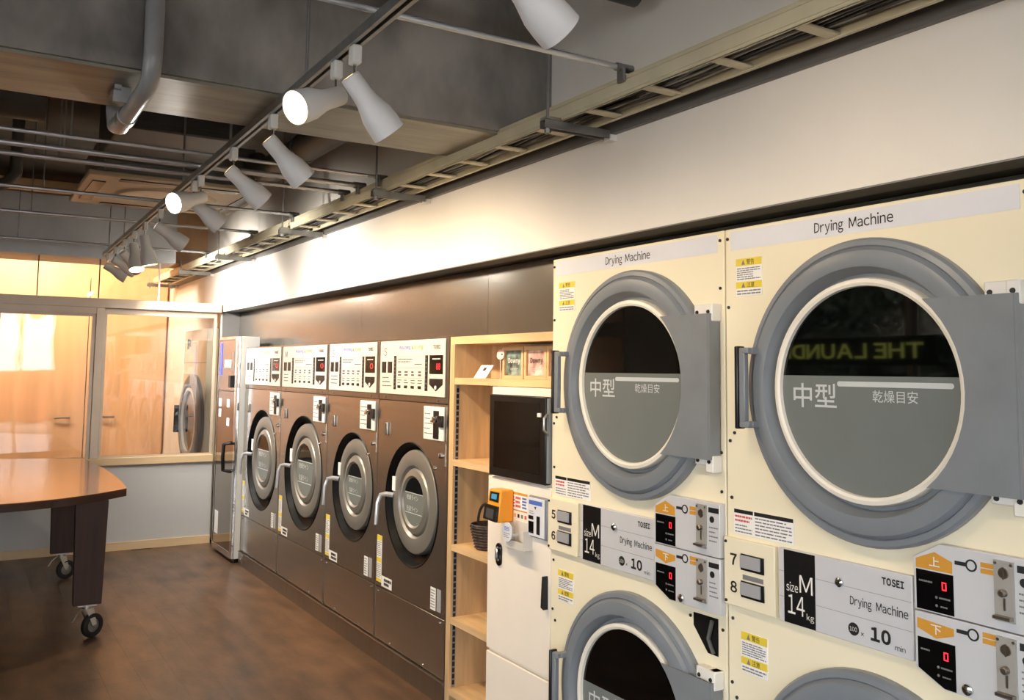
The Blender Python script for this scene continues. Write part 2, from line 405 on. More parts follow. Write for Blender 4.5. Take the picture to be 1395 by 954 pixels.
def dryer_door(p, cx, cz, rng):
    """round surround, hinged window, handle and hinges of one drum"""
    MB().lathe([(0.352, 0.0), (0.352, -0.018), (0.346, -0.026), (0.334, -0.028), (0.331, -0.024), (0.327, -0.030), (0.322, -0.036), (0.290, -0.042), (0.284, -0.040), (0.270, -0.003), (0.259, -0.002)], cx, cz, 80, closed=True).build('door_surround', 'ring_grey', p)
    a = math.asin(0.199/0.262)
    arc = [(cx+0.262*math.cos(t), cz+0.262*math.sin(t)) for t in [a-2*a*i/14 for i in range(15)]]
    d = MB().prism([(cx+0.368, cz+0.199)]+arc+[(cx+0.368, cz-0.199)], -0.0425, -0.045).prism([(cx+0.362, cz+0.199), (cx+0.374, cz+0.199), (cx+0.374, cz-0.199), (cx+0.362, cz-0.199)], -0.006, -0.044)
    d = d.build('door', 'plate_grey', p)
    MB().lathe([(0.260, 0.0), (0.260, -0.020), (0.257, -0.026), (0.248, -0.028), (0.241, -0.025), (0.239, -0.014)], cx, cz, 80, closed=True).build('rim', 'rim_cream', d)
    MB().lathe([(0.240, -0.013), (0.240, -0.016)], cx, cz, 64).build('glass', 'door_glass', d)
    zf = 1.4175-1.385
    t0 = math.asin(zf/0.239)
    pts = [(cx+0.239*math.cos(t), cz+0.239*math.sin(t)) for t in [math.pi-t0+(math.pi+2*t0)*i/40 for i in range(41)]]
    MB().prism(pts, -0.016, -0.0164).build('frosted_band', 'frosted', d)
    tx0 = cx-0.236
    text('中型', cx-0.205, cx-0.076, cz-0.045, cz+0.014, -0.0170, 'pale_print', d, weight=0.008)
    text('乾燥目安', cx+0.023, cx+0.137, cz-0.026, cz+0.001, -0.0170, 'pale_print', d)
    MB().prism([(cx-0.068+0.006*math.cos(t) if q == 0 else cx+0.215+0.006*math.cos(t), cz+0.014+0.006*math.sin(t)) for q, t in [(0, R(90+22.5*i)) for i in range(9)]+[(1, R(-90+22.5*i)) for i in range(9)]], -0.0164, -0.0168).build('level_bar', 'pale_print', d)
    hx = cx-0.330
    h = MB().box(hx-0.004, hx+0.028, -0.074, -0.052, cz-0.102, cz-0.086).box(hx-0.004, hx+0.028, -0.074, -0.052, cz+0.086, cz+0.102)
    h.box(hx+0.006, hx+0.030, -0.060, -0.020, cz-0.102, cz-0.086).box(hx+0.006, hx+0.030, -0.060, -0.020, cz+0.086, cz+0.102).box(hx-0.004, hx+0.016, -0.074, -0.058, cz-0.09, cz+0.09)
    h = h.build('handle', 'ring_grey', d, bevel=0.003)
    rect(hx-0.016, hx-0.0045, -0.078, -0.050, cz-0.106, cz+0.106).build('grip', 'black', h, bevel=0.003)
    for q, z in ((1, cz+0.204), (-1, cz-0.204)):
        k = MB().box(cx+0.300, cx+0.375, -0.030, 0.0, z-0.012, z+0.022 if q > 0 else z+0.012).box(cx+0.348, cx+0.377, -0.036, 0.0, z-0.026*(q > 0)-0.03*(q < 0), z+0.022 if q > 0 else z+0.016)
        k = k.build('hinge', 'white_plastic', p, bevel=0.003)
        for x in (0.312, 0.362): MB().lathe([(0.006, -0.0362 if x > .34 else -0.0302), (0.005, -0.039 if x > .34 else -0.033)], cx+x, z, 10).build('screw', 'ink', k)
def settle(o, k):
    """sight-line correction: outlines measured on the body face, moved out to the plate they are printed on"""
    for v in o.data.vertices:
        v.co.x = min(0.838, 1.8135-(1.8135-v.co.x)/k); v.co.z = 1.42+(v.co.z-1.42)/k
    for ch in o.children: settle(ch, k)
def coin_panel(p, nm, poly, chev, zc, disp, ring_z, plate, rng, mark, digit_z):
    """one coin module: grey plate with display, key ring symbol and coin plate"""
    c = MB().prism(poly, -0.022, 0.0).build('coin_panel', 'panel_grey', p, bevel=0.0015)
    y = -0.0226
    MB().prism(chev, y, -0.022).build('orange_arrow', 'orange_print', c)
    text(mark, 0.594, 0.618, zc-0.010, zc+0.010, y-0.0004, 'white_plastic', c, weight=0.015)
    MB().prism(disp, y, -0.022).build('display', 'black_gloss', c)
    # seven-segment zero and its small captions
    x, z = 0.622, digit_z
    m = MB(); w, h, t = 0.0105, 0.017, 0.0024
    m.quad(x, x+w, z, z+t, y-0.0006).quad(x, x+w, z+h-t, z+h, y-0.0006).quad(x, x+t, z+t+.0006, z+h-t-.0006, y-0.0006).quad(x+w-t, x+w, z+t+.0006, z+h-t-.0006, y-0.0006)
    m.build('digit', 'led_red', c)
    m = MB(); print_lines(m, 0.569, 0.600, z+0.008, z+0.016, 1, y-0.0006, rng); print_lines(m, 0.615, 0.641, z-0.021, z-0.013, 1, y-0.0006, rng); print_lines(m, 0.618, 0.641, z-0.038, z-0.031, 1, y-0.0006, rng)
    for zz in (z-0.017, z-0.034): m.lathe([(0.003, y-0.0006), (0.003, y-0.0004)], 0.609, zz, 10)
    m.build('caption', 'fine_print', c)
    m = MB().box(0.652, 0.677, y, -0.022, ring_z-0.004, ring_z+0.004); m.lathe([(0.0125, -0.022), (0.0125, y-0.0005), (0.009, y-0.0005), (0.009, -0.022)], 0.688, ring_z, 24, closed=True)
    m.build('key_ring_symbol', 'ink', c)
    m = MB().box(0.708, 0.743, y, -0.022, ring_z-0.011, ring_z-0.001).box(0.708, 0.743, y, -0.022, ring_z+0.001, ring_z+0.011); m.build('orange_tag', 'orange_print', c)
    a, b = plate
    k = MB().box(0.737, 0.777, -0.026, -0.022, a, b).build('coin_plate', 'coin_steel', c)
    f = MB(); h = b-a
    f.lathe([(0.011, -0.026), (0.010, -0.028)], 0.757, b-0.024, 16); f.box(0.7555, 0.7585, -0.0285, -0.026, b-0.036, b-0.012)
    f.box(0.755, 0.760, -0.0268, -0.026, a+0.022, a+0.046)
    # parts of the coin plate are joined to it
    f.lathe([(0.0075, -0.026), (0.0075, -0.036), (0.005, -0.038)], 0.757, b-0.062, 16)
    f.box(0.740, 0.775, -0.040, -0.026, a+0.006, a+0.012)
    for q in (0.741, 0.773): f.lathe([(0.003, -0.026), (0.003, -0.028)], q, b-0.006, 8)
    f.build('coin_slot', 'stainless_dark', None).parent = c
    m = MB().box(0.783, 0.822, y, -0.022, b-0.018, b-0.004)
    m.lathe([(0.009, -0.022), (0.009, y)], 0.796, b-0.036, 16); m.build('coin_caption', 'ink', c)
    m = MB(); print_lines(m, 0.785, 0.820, b-0.100, b-0.052, 4, y, rng, 0.3); m.build('caption', 'fine_print', c)
    settle(c, 1.0124)
def make_dryer(Y, n1, n2, label):
    rng = random.Random(int(n1))
    W_ = 0.840
    p = thing('stacked_dryer', (1.80, Y, 0), R(-90), label, 'dryer', 'cream coin dryers')
    rect(0, W_, 0.0, 0.9, 0.05, 1.815).build('body', 'cream', p, bevel=0.003)
    rect(0.02, W_-0.02, 0.04, 0.88, 0.0, 0.05).build('base', 'black', p)
    rect(0.020, 0.815, -0.001, 0.0, 1.755, 1.806).build('name_strip', 'strip_grey', p)
    text('Drying', 0.306, 0.392, 1.760, 1.795, -0.0016, 'ink', p, weight=0.008); text('Machine', 0.408, 0.528, 1.7675, 1.795, -0.0016, 'ink', p, weight=0.008)
    warn_label(p, 0.042, 0.134, 1.628, 1.729, rng); warn_label(p, 0.048, 0.138, 0.648, 0.750, rng)
    st = MB().box(0.026, 0.228, -0.002, 0.0, 0.998, 1.062).build('notice_sticker', 'paper', p)
    MB().quad(0.027, 0.094, 1.052, 1.062, -0.0025).quad(0.098, 0.227, 1.052, 1.062, -0.0025).build('black_band', 'ink', st)
    m = MB(); print_lines(m, 0.030, 0.091, 1.028, 1.049, 2, -0.0025, rng, 0.5); m.build('small_print', 'ink_red', st)
    m = MB(); print_lines(m, 0.030, 0.091, 1.000, 1.025, 3, -0.0025, rng, 0.4); print_lines(m, 0.101, 0.224, 1.000, 1.050, 6, -0.0025, rng, 0.4); m.build('small_print', 'fine_print', st)
    dryer_door(p, 0.452, 1.385, rng); dryer_door(p, 0.452, 0.403, rng)
    # plates between the drums
    y0 = -0.014
    k = MB().box(0.0, 0.176, y0, 0.0, 0.812, 0.986).build('number_plate', 'cream', p, bevel=0.002)
    text(n1, 0.023, 0.047, 0.917, 0.947, y0-0.0006, 'ink', k, weight=0.03); text(n2, 0.023, 0.047, 0.846, 0.876, y0-0.0006, 'ink', k, weight=0.03)
    for z in (0.932, 0.863):
        b = rect(0.062, 0.142, y0-0.003, y0, z-0.022, z+0.020).build('button', 'black', k, bevel=0.001)
        rect(0.064, 0.132, y0-0.008, y0-0.003, z-0.015, z+0.017).build('button_cap', 'line_grey', b, bevel=0.001)
    rect(0.068, 0.138, y0-0.0015, y0, 0.887, 0.899).build('button_caption', 'fine_print', k)
    screws(k, [(0.008, 0.975), (0.008, 0.822)], 0.004, y0)
    k = MB().box(0.1765, 0.552, y0, 0.0, 0.806, 0.986).build('price_plate', 'panel_grey', p, bevel=0.002)
    rect(0.194, 0.290, y0-0.0008, y0, 0.808, 0.984).build('size_panel', 'black', k)
    text('size', 0.202, 0.238, 0.885, 0.908, y0-0.0014, 'white_plastic', k); text('M', 0.243, 0.283, 0.888, 0.930, y0-0.0014, 'white_plastic', k)
    text('14', 0.206, 0.258, 0.832, 0.878, y0-0.0014, 'white_plastic', k); text('kg', 0.264, 0.286, 0.822, 0.842, y0-0.0014, 'white_plastic', k)
    m = MB()
    for z in (0.930, 0.868): m.quad(0.292, 0.550, z-0.0007, z+0.0007, y0-0.0006).quad(0.178, 0.193, z-0.0007, z+0.0007, y0-0.0006)
    m.build('ruled_line', 'line_grey', k)
    text('TOSEI', 0.476, 0.532, 0.954, 0.971, y0-0.0008, 'ink', k, weight=0.05); text('Drying', 0.390, 0.448, 0.886, 0.913, y0-0.0008, 'ink', k, weight=0.008); text('Machine', 0.460, 0.541, 0.8918, 0.913, y0-0.0008, 'ink', k, weight=0.008)
    MB().lathe([(0.0145, y0), (0.0145, y0-0.0008)], 0.398, 0.838, 24).build('coin_mark', 'ink', k)
    text('100', 0.388, 0.408, 0.833, 0.843, y0-0.0014, 'white_plastic', k); text('×', 0.418, 0.426, 0.828, 0.836, y0-0.0008, 'ink', k)
    text('10', 0.444, 0.496, 0.824, 0.856, y0-0.0008, 'ink', k, weight=0.045); text('min', 0.506, 0.532, 0.819, 0.831, y0-0.0008, 'ink', k)
    MB().lathe([(0.011, y0), (0.011, y0-0.006), (0.007, y0-0.009)], 0.362, 0.936, 18).build('lock', 'chrome', k)
    settle(k, 1.0078)
    coin_panel(p, 'u', [(0.556, 1.031), (0.616, 1.065), (0.834, 1.065), (0.834, 0.920), (0.556, 0.920)], [(0.562, 1.028), (0.606, 1.047), (0.646, 1.033), (0.646, 1.009), (0.562, 1.009)], 1.027,
               [(0.562, 1.006), (0.648, 1.006), (0.648, 0.923), (0.562, 0.923)], 1.034, (0.938, 1.056), rng, '上', 0.971)
    coin_panel(p, 'l', [(0.556, 0.917), (0.834, 0.917), (0.834, 0.768), (0.622, 0.768), (0.556, 0.798)], [(0.562, 0.903), (0.646, 0.897), (0.646, 0.882), (0.606, 0.868), (0.562, 0.882)], 0.886,
               [(0.562, 0.864), (0.648, 0.864), (0.648, 0.770), (0.622, 0.770), (0.562, 0.799)], 0.896, (0.790, 0.908), rng, '下', 0.828)
    MB().lathe([(0.011, -0.022), (0.011, -0.028), (0.006, -0.031)], 0.688, 0.792, 18).build('lock', 'chrome', p)
    q = MB().prism([(0.712, 0.757), (0.808, 0.759), (0.808, 0.660), (0.768, 0.660), (0.712, 0.722)], -0.001, 0.0).build('service_opening', 'black', p)
    MB().tube([(0.79, -0.006, 0.75), (0.775, -0.006, 0.70), (0.795, -0.006, 0.665)], 0.006).build('hose', 'pipe_dark', q)
    screws(p, [(0.010, 1.788), (0.012, 1.600), (0.014, 1.240), (0.826, 1.788), (0.826, 1.655), (0.018, 1.09), (0.826, 1.205), (0.826, 1.10), (0.018, 0.775), (0.014, 0.61), (0.03, 0.575), (0.03, 1.262), (0.826, 0.735), (0.7, 0.745)])
    return p
make_dryer(2.6585, '5', '6', 'cream stacked coin dryer numbered 5 and 6 beside the white payment kiosk')
make_dryer(1.8135, '7', '8', 'cream stacked coin dryer numbered 7 and 8, nearest to the viewer')

# ------------------------------------------------------------------ washers
def make_washer(Y, W_, size, label, code):
    rng = random.Random(code)
    big = size == 'M'
    p = thing('washer_dryer', (1.855, Y, 0), R(-90), label, 'washing machine', 'stainless coin washers in a row')
    cx, cz, rr, rd = (0.46, 0.788, 0.345, 0.283) if big else (0.395, 0.795, 0.288, 0.240)
    zs = 0.352
    b = MB().box(0.001, W_-0.001, 0.06, 0.75, 0.093, 1.570)
    b.box(0.001, W_-0.001, 0.0, 0.06, 1.272, 1.570); b.box(0.001, 0.006, 0.0, 0.06, 0.093, 1.272).box(W_-0.006, W_-0.001, 0.0, 0.06, 0.093, 1.272)
    b.build('body', 'stainless_dark', p)
    MB().holed(0.006, W_-0.006, zs+0.003, 1.268, cx, cz, rr, 0.0, 64).build('front_panel', 'stainless', p, fix=False)
    MB().box(0.006, W_-0.006, 0.002, 0.03, 0.100, zs-0.003).build('lower_panel', 'stainless', p, bevel=0.002)
    MB().box(0.0, W_, -0.008, 0.3, 0.0, 0.088).box(0.0, W_, -0.012, 0.06, 0.088, 0.094).build('plinth', 'stainless_dark', p)
    MB().lathe([(rr, 0.0), (rr-0.004, -0.004), (rr-0.010, 0.0), (rr-0.022, 0.030), (rd-0.01, 0.052)], cx, cz, 64, closed=True).build('door_recess', 'recess_black', p)
    zc = cz+0.012; cx += 0.012
    d = MB().lathe([(rd, 0.058), (rd, 0.020), (rd-0.006, 0.010), (rd-0.045, 0.003), (rd-0.072, 0.008), (rd-0.085, 0.022), (rd-0.094, 0.010), (rd-0.120, 0.003), (rd-0.130, 0.012)], cx, zc, 64, closed=True).build('door', 'door_ring_metal', p)
    rg_ = rd-0.129
    MB().lathe([(rg_, 0.0135), (rg_, 0.012)], cx, zc, 48).build('glass', 'door_glass', d)
    f = 0.32; t0 = math.asin(f)
    MB().prism([(cx+rg_*0.99*math.cos(t), zc+rg_*0.99*math.sin(t)) for t in [math.pi-t0+(math.pi+2*t0)*i/30 for i in range(31)]], 0.0112, 0.012).build('frosted_band', 'frosted', d)
    m = MB().quad(cx-rg_*0.88, cx+rg_*0.88, zc+rg_*0.33, zc+rg_*0.36, 0.0108).quad(cx-rg_*0.8, cx+rg_*0.8, zc-rg_*0.50, zc-rg_*0.47, 0.0108)
    m.build('level_line', 'pale_print', d)
    text('乾燥ライン', cx-rg_*0.7, cx+rg_*0.4, zc+rg_*0.05, zc+rg_*0.26, 0.0108, 'pale_print', d); text('洗濯ライン', cx-rg_*0.7, cx+rg_*0.4, zc-rg_*0.42, zc-rg_*0.2, 0.0108, 'pale_print', d)
    rect(cx-rd*0.93, cx-rd*0.80, 0.0, 0.009, zc+rd*0.12, zc+rd*0.40).build('label', 'paper', d)
    h = MB().tube([(cx-rd+0.02, 0.008, zc+0.005), (cx-rd-0.004, -0.022, zc+0.010), (cx-rd-0.012, -0.046, zc+0.006), (cx-rd-0.016, -0.060, zc-0.03), (cx-rd-0.020, -0.064, zc-0.135)], 0.013, 10, 0.010)
    h.build('handle', 'lever_metal', d)
    # control panel
    c = MB().box(0.018, W_-0.03, -0.006, 0.0, 1.300, 1.560).build('control_panel', 'panel_white', p, bevel=0.002)
    u = (W_-0.048)/0.713
    X = lambda s: 0.018+(s-0.018)*u
    y = -0.0066
    text(size, X(0.064), X(0.100), 1.488, 1.528, y, 'panel_print', c)
    text('Washing', X(0.245), X(0.375), 1.512, 1.538, y, 'ink_blue', c, weight=0.015); text('&', X(0.385), X(0.402), 1.516, 1.536, y, 'ink', c); text('Drying', X(0.411), X(0.510), 1.512, 1.538, y, 'ink_orange', c, weight=0.015)
    text('TOSEI', X(0.612), X(0.684), 1.516, 1.533, y, 'ink', c, weight=0.05)
    for s0, s1 in ((0.043, 0.094), (0.115, 0.165)): rect(X(s0), X(s1), y-0.001, -0.006, 1.404, 1.459).build('size_display', 'black', c)
    for s0, s1 in ((0.187, 0.215), (0.533, 0.562)):
        b = rect(X(s0), X(s1), y-0.0004, -0.006, 1.324, 1.487).build('price_bar', 'black', c)
        m = MB(); print_lines(m, X(s0)+0.006, X(s1)-0.006, 1.33, 1.48, 8, y-0.001, rng, 0.3); m.build('caption', 'fine_print', b)
    b = rect(X(0.579), X(0.712), y-0.001, -0.006, 1.402, 1.487).build('display', 'black_gloss', c)
    text('88' if code % 2 else '0', X(0.650), X(0.690), 1.422, 1.450, y-0.0018, 'led_red', b); m = MB(); print_lines(m, X(0.61), X(0.69), 1.464, 1.476, 1, y-0.0018, rng); m.build('caption', 'pale_print', b)
    b = MB().prism([(X(0.579), 1.381), (X(0.712), 1.381), (X(0.712), 1.355), (X(0.647), 1.325), (X(0.579), 1.355)], y-0.0006, -0.006).build('start_arrow', 'black', c)
    MB().lathe([(0.009, y-0.0008), (0.009, y-0.004)], X(0.647), 1.341, 14).build('start_button', 'white_plastic', b)
    for s in (0.25, 0.325, 0.40, 0.475): rect(X(s)-0.012, X(s)+0.018, y-0.003, -0.006, 1.332, 1.345).build('course_button', 'black', c, bevel=0.001)
    m = MB(); print_lines(m, X(0.235), X(0.40), 1.452, 1.476, 2, y, rng, 0.35); print_lines(m, X(0.42), X(0.515), 1.440, 1.452, 1, y, rng, 0.35); print_lines(m, X(0.05), X(0.16), 1.33, 1.39, 3, y, rng, 0.25)
    for s in (0.25, 0.325, 0.40, 0.475): print_lines(m, X(s)-0.018, X(s)+0.028, 1.352, 1.376, 2, y, rng, 0.35); print_lines(m, X(s)-0.014, X(s)+0.024, 1.388, 1.416, 2, y, rng, 0.6)
    for z in (1.482, 1.428, 1.381): m.quad(X(0.225), X(0.525), z-0.0006, z+0.0006, y)
    m.build('caption', 'panel_print', c)
    # coin box, door latch, key plate
    k = MB().box(W_-0.226, W_-0.028, -0.010, 0.0, 1.108, 1.257).build('coin_box', 'white_plastic', p, bevel=0.003)
    rect(W_-0.122, W_-0.070, -0.014, -0.010, 1.116, 1.240).build('coin_slot', 'black', k, bevel=0.004)
    MB().box(W_-0.118, W_-0.074, -0.030, -0.014, 1.188, 1.198).lathe([(0.010, -0.014), (0.010, -0.030)], W_-0.094, 1.205, 14).build('return_lever', 'chrome', k)
    rect(W_-0.064, W_-0.022, -0.022, -0.010, 1.170, 1.220).build('coin_return', 'black', k, bevel=0.003)
    m = MB(); print_lines(m, W_-0.214, W_-0.130, 1.125, 1.235, 5, -0.0106, rng, 0.22); m.build('caption', 'fine_print', k)
    rect(0.100, 0.130, -0.012, 0.0, 1.098, 1.160).build('latch', 'steel', p, bevel=0.004)
    k = MB().box(W_-0.115, W_-0.020, -0.003, 0.0, 1.000, 1.098).build('key_plate', 'stainless', p)
    MB().lathe([(0.012, -0.003), (0.012, -0.012), (0.007, -0.015)], W_-0.055, 1.045, 16).build('lock', 'chrome', k)
    MB().lathe([(0.009, 0.0), (0.007, -0.008)], W_-0.125, 0.985, 14).build('knob', 'chrome', p)
    # stickers on the lower front
    st = MB().box(0.020, 0.080, -0.001, 0.0, 0.375, 0.600).build('notice_sticker', 'paper', p)
    for a, b_ in ((0.575, 0.600), (0.470, 0.492), (0.376, 0.392)): MB().quad(0.021, 0.079, a, b_, -0.0015).build('yellow_band', 'paper_yellow', st)
    for a, b_ in ((0.498, 0.572), (0.395, 0.466)): m = MB(); print_lines(m, 0.024, 0.076, a, b_, 8, -0.0015, rng, 0.4); m.build('small_print', 'fine_print', st)
    st = MB().box(0.084, 0.205, -0.001, 0.0, 0.362, 0.412).build('notice_sticker', 'paper', p)
    m = MB(); print_lines(m, 0.115, 0.2, 0.368, 0.406, 2, -0.0015, rng, 0.7); m.build('small_print', 'ink', st)
    st = MB().box(W_-0.140, W_-0.090, -0.001, 0.0, 0.372, 0.468).build('rating_label', 'paper', p)
    m = MB(); print_lines(m, W_-0.136, W_-0.094, 0.378, 0.462, 7, -0.0015, rng, 0.4); m.build('small_print', 'fine_print', st)
    rect(W_-0.078, W_-0.040, -0.001, 0.0, 0.374, 0.470).build('rating_label', 'line_grey', p)
    screws(p, [(0.08, 1.284), (W_-0.1, 1.284)], 0.006, 0.0, 'chrome'); screws(p, [(0.04, 0.33), (W_-0.05, 0.33), (0.25*W_, 0.112), (0.72*W_, 0.112)], 0.005, 0.002, 'chrome')
    return p
make_washer(4.304, 0.760, 'S', 'stainless front-loading coin washer beside the wooden shelf, nearest of the four', 1)
make_washer(5.034, 0.729, 'S', 'stainless front-loading coin washer, second from the wooden shelf', 2)
make_washer(5.905, 0.870, 'M', 'stainless front-loading coin washer, third from the wooden shelf, with a larger door', 4)
make_washer(6.776, 0.870, 'M', 'stainless front-loading coin washer beside the tall mirror-front cabinet, farthest of the four', 6)

# ------------------------------------------------------------------ tall cabinet beside the washers
p = thing('garment_cabinet', (1.80, 7.38, 0), R(-90), 'tall narrow polished steel cabinet with mirror door and blue-lit screen in the corner', 'cabinet')
W_ = 0.575
rect(0.004, W_-0.002, 0.02, 0.158, 0.03, 1.652).build('body', 'white_plastic', p, bevel=0.002)
rect(0.02, W_-0.02, 0.03, 0.15, 0.0, 0.03).build('base', 'black', p)
MB().box(0, 0.02, 0.0, 0.03, 0.03, 1.652).box(W_-0.055, W_, 0.0, 0.022, 0.03, 1.652).box(0.02, W_-0.055, 0.0, 0.02, 0.03, 0.075).box(0.02, W_-0.055, 0.0, 0.02, 1.63, 1.652).build('frame', 'chrome', p, bevel=0.003)
c = rect(0.021, W_-0.056, 0.004, 0.02, 1.245, 1.629).build('control_panel', 'mirror_steel', p)
rect(0.05, 0.10, 0.001, 0.004, 1.36, 1.61).build('screen', 'screen_blue', c)
for k in range(3): rect(0.19+0.07*k, 0.235+0.07*k, 0.001, 0.004, 1.42, 1.48).build('button', 'white_plastic', c)
rect(0.40, 0.455, 0.0, 0.004, 1.38, 1.54).build('coin_plate', 'steel', c); rect(0.40, 0.46, -0.02, 0.004, 1.27, 1.36).build('coin_return', 'black', c)
d = rect(0.021, W_-0.056, 0.003, 0.02, 0.076, 1.238).build('door', 'mirror_steel', p)
MB().tube([(0.45, 0.003, 0.86), (0.44, -0.045, 0.85), (0.44, -0.05, 0.75), (0.44, -0.045, 0.66), (0.45, 0.003, 0.65)], 0.014).build('handle', 'black', d)
for a, b in ((0.06, 1.12), (0.06, 1.04), (0.30, 1.12), (0.31, 0.98)): rect(a, a+0.07, 0.0015, 0.003, b, b+0.06).build('label', 'paper', d)
rect(0.06, 0.16, 0.0015, 0.003, 0.15, 0.32).build('label', 'paper', d)
screws(p, [], 0.004)

# ------------------------------------------------------------------ wooden shelf unit
p = thing('shelf_unit', (1.855, 3.536, 0), R(-90), 'light wood shelf unit between the washers and the cream dryers', 'shelf')
D = 0.188
rect(0.0, 0.040, 0, D, 0, 1.532).build('side_panel', 'shelf_wood', p)
rect(0.41, 0.428, 0.0, D, 0.0, 1.360).build('side_panel', 'shelf_wood', p)
rect(0.856, 0.874, 0.0, D, 1.388, 1.532).build('side_panel', 'shelf_wood', p)
rect(0.0, 0.874, 0, D, 1.532, 1.565).build('top_board', 'board_wood', p)
rect(0.04, 0.856, 0.002, D, 1.360, 1.388).build('board', 'board_wood', p)
for z in (1.012, 0.655, 0.352, 0.06): rect(0.0405, 0.4095, 0.0, D, z, z+0.026).build('board', 'board_wood', p)
rect(0.04, 0.856, D-0.006, D, 1.388, 1.532).build('back_panel', 'shelf_wood', p); rect(0.04, 0.41, D-0.006, D, 0.086, 1.36).build('back_panel', 'shelf_wood', p)
s_ = rect(0.040, 0.0415, 0.010, 0.026, 0.09, 1.355).build('slotted_strip', 'ring_grey', p)
m = MB()
for k in range(50): m.box(0.0415, 0.0418, 0.012, 0.024, 0.10+k*0.025, 0.118+k*0.025)
o = m.build('slot_row', 'black', s_); o['kind'] = 'stuff'
# things on the top shelf
ry = R(-90)
def on_shelf(name, s, dep, z, label, cat, group=None): return thing(name, (1.855+dep, 3.536-s, z), ry, label, cat, group)
for s, material, lab in ((0.335, 'downy_dark', 'small wooden display box holding a dark fabric softener pack on the top shelf'), (0.500, 'downy_pink', 'wooden display box with a pink softener pack, middle of three on the shelf'), (0.660, 'downy_pink', 'small wooden display box half hidden behind the cream dryer on the top shelf')):
    b = on_shelf('display_box', s, 0.065, 1.388, lab, 'box', 'softener display boxes')
    MB().box(0, 0.158, 0.012, 0.10, 0, 0.128).build('case', 'shelf_wood', b)
    MB().box(0, 0.014, 0, 0.012, 0, 0.128).box(0.144, 0.158, 0, 0.012, 0, 0.128).box(0.014, 0.144, 0, 0.012, 0.114, 0.128).box(0.014, 0.144, 0, 0.012, 0, 0.014).build('frame', 'board_wood', b)
    k = rect(0.018, 0.140, 0.008, 0.0118, 0.015, 0.113).build('softener_pack', material, b)
    text('Downy', 0.035, 0.123, 0.058, 0.084, 0.0072, 'white_plastic' if material == 'downy_dark' else 'ink', k, weight=0.02)
    m = MB(); print_lines(m, 0.05, 0.11, 0.034, 0.045, 2, 0.0072, random.Random(3), 0.4); m.build('caption', 'pale_print', k)
b = on_shelf('price_card', 0.13, 0.045, 1.388, 'small white card leaning on the top shelf near the washers', 'card')
MB()._add([(0, 0, 0), (0.10, 0, 0), (0.115, 0.03, 0.055), (0.015, 0.03, 0.055), (0, 0.004, 0), (0.10, 0.004, 0), (0.115, 0.034, 0.055), (0.015, 0.034, 0.055)], [(0, 1, 2, 3), (7, 6, 5, 4), (0, 4, 5, 1), (1, 5, 6, 2), (2, 6, 7, 3), (3, 7, 4, 0)]).build('card', 'paper', b)
MB()._add([(0.046, 0.016, 0.031), (0.07, 0.016, 0.031), (0.075, 0.0235, 0.045), (0.051, 0.0235, 0.045)], [(0, 1, 2, 3)]).build('printed_mark', 'ink', b)
b = on_shelf('paper_tag', 0.30, 0.058, 1.388, 'pink cartoon-shaped paper tag standing beside the dark softener box', 'tag')
MB().prism([(0.0, 0.090), (0.004, 0.107), (0.016, 0.118), (0.040, 0.118), (0.048, 0.126), (0.058, 0.124), (0.056, 0.110), (0.060, 0.098), (0.052, 0.084), (0.034, 0.078), (0.012, 0.080)], 0.0, 0.002).box(0.027, 0.031, 0.0005, 0.0015, 0, 0.08).build('tag', 'pink_paper', b)
rect(0.036, 0.048, -0.0006, 0.0, 0.096, 0.102).build('printed_mark', 'ink', b)
# basket on the middle shelf
b = thing('wicker_basket', (1.945, 3.335, 0.681), 0, 'dark wicker basket with a looped handle on the wooden shelf', 'basket')
m = MB()
prof = [(0.052, 0.0), (0.060, 0.02), (0.068, 0.05), (0.075, 0.085), (0.078, 0.10), (0.074, 0.104), (0.070, 0.098), (0.060, 0.05), (0.050, 0.006)]
m.lathe(prof, 0, 0, 28, 'z').build('bowl', 'wicker', b)
for k in range(8):
    z = 0.008+k*0.012; r = 0.056+k*0.0028
    MB().tube([((r+0.002*(-1)**i)*math.cos(R(i*15)), (r+0.002*(-1)**i)*math.sin(R(i*15)), z) and Vector(((r+0.002*(-1)**i)*math.cos(R(i*15)), (r+0.002*(-1)**i)*math.sin(R(i*15)), z)) for i in range(25)], 0.004, 6).build('woven_band', 'wicker', b)
MB().tube([Vector((-0.01, 0.074*math.cos(t), 0.10+0.085*math.sin(t))) for t in [math.pi*i/14 for i in range(15)]], 0.006, 8).build('handle', 'wicker', b)

# ------------------------------------------------------------------ payment kiosk
p = thing('payment_kiosk', (1.80, 3.096, 0), R(-90), 'white payment kiosk with black touchscreen between the wooden shelf and the dryers', 'kiosk')
KW = 0.434
rng = random.Random(9)
rect(0.002, KW, 0.012, 0.62, 0.02, 1.358).build('body', 'kiosk', p, bevel=0.003)
rect(0.0, KW, 0.0, 0.012, 0.368, 1.015).build('front_door', 'kiosk', p, bevel=0.003)
rect(0.0, KW, 0.0, 0.012, 0.03, 0.357).build('lower_door', 'kiosk', p, bevel=0.003)
s_ = rect(0.026, 0.418, -0.014, 0.012, 1.022, 1.330).build('monitor', 'black', p, bevel=0.004)
rect(0.062, 0.382, -0.0150, -0.014, 1.055, 1.305).build('screen', 'black_gloss', s_)
rect(0.372, 0.394, -0.020, -0.0150, 1.258, 1.272).build('screen_clip', 'white_plastic', s_)
rect(0.420, 0.433, -0.010, 0.012, 1.03, 1.325).build('side_rail', 'ring_grey', p); MB().tube([(0.426, -0.010, 1.27), (0.424, -0.026, 1.255), (0.424, -0.026, 1.215), (0.426, -0.010, 1.20)], 0.005).build('bracket', 'steel', p)
q = rect(0.163, 0.285, -0.001, 0.0, 0.908, 0.975).build('notice_sticker', 'paper', p)
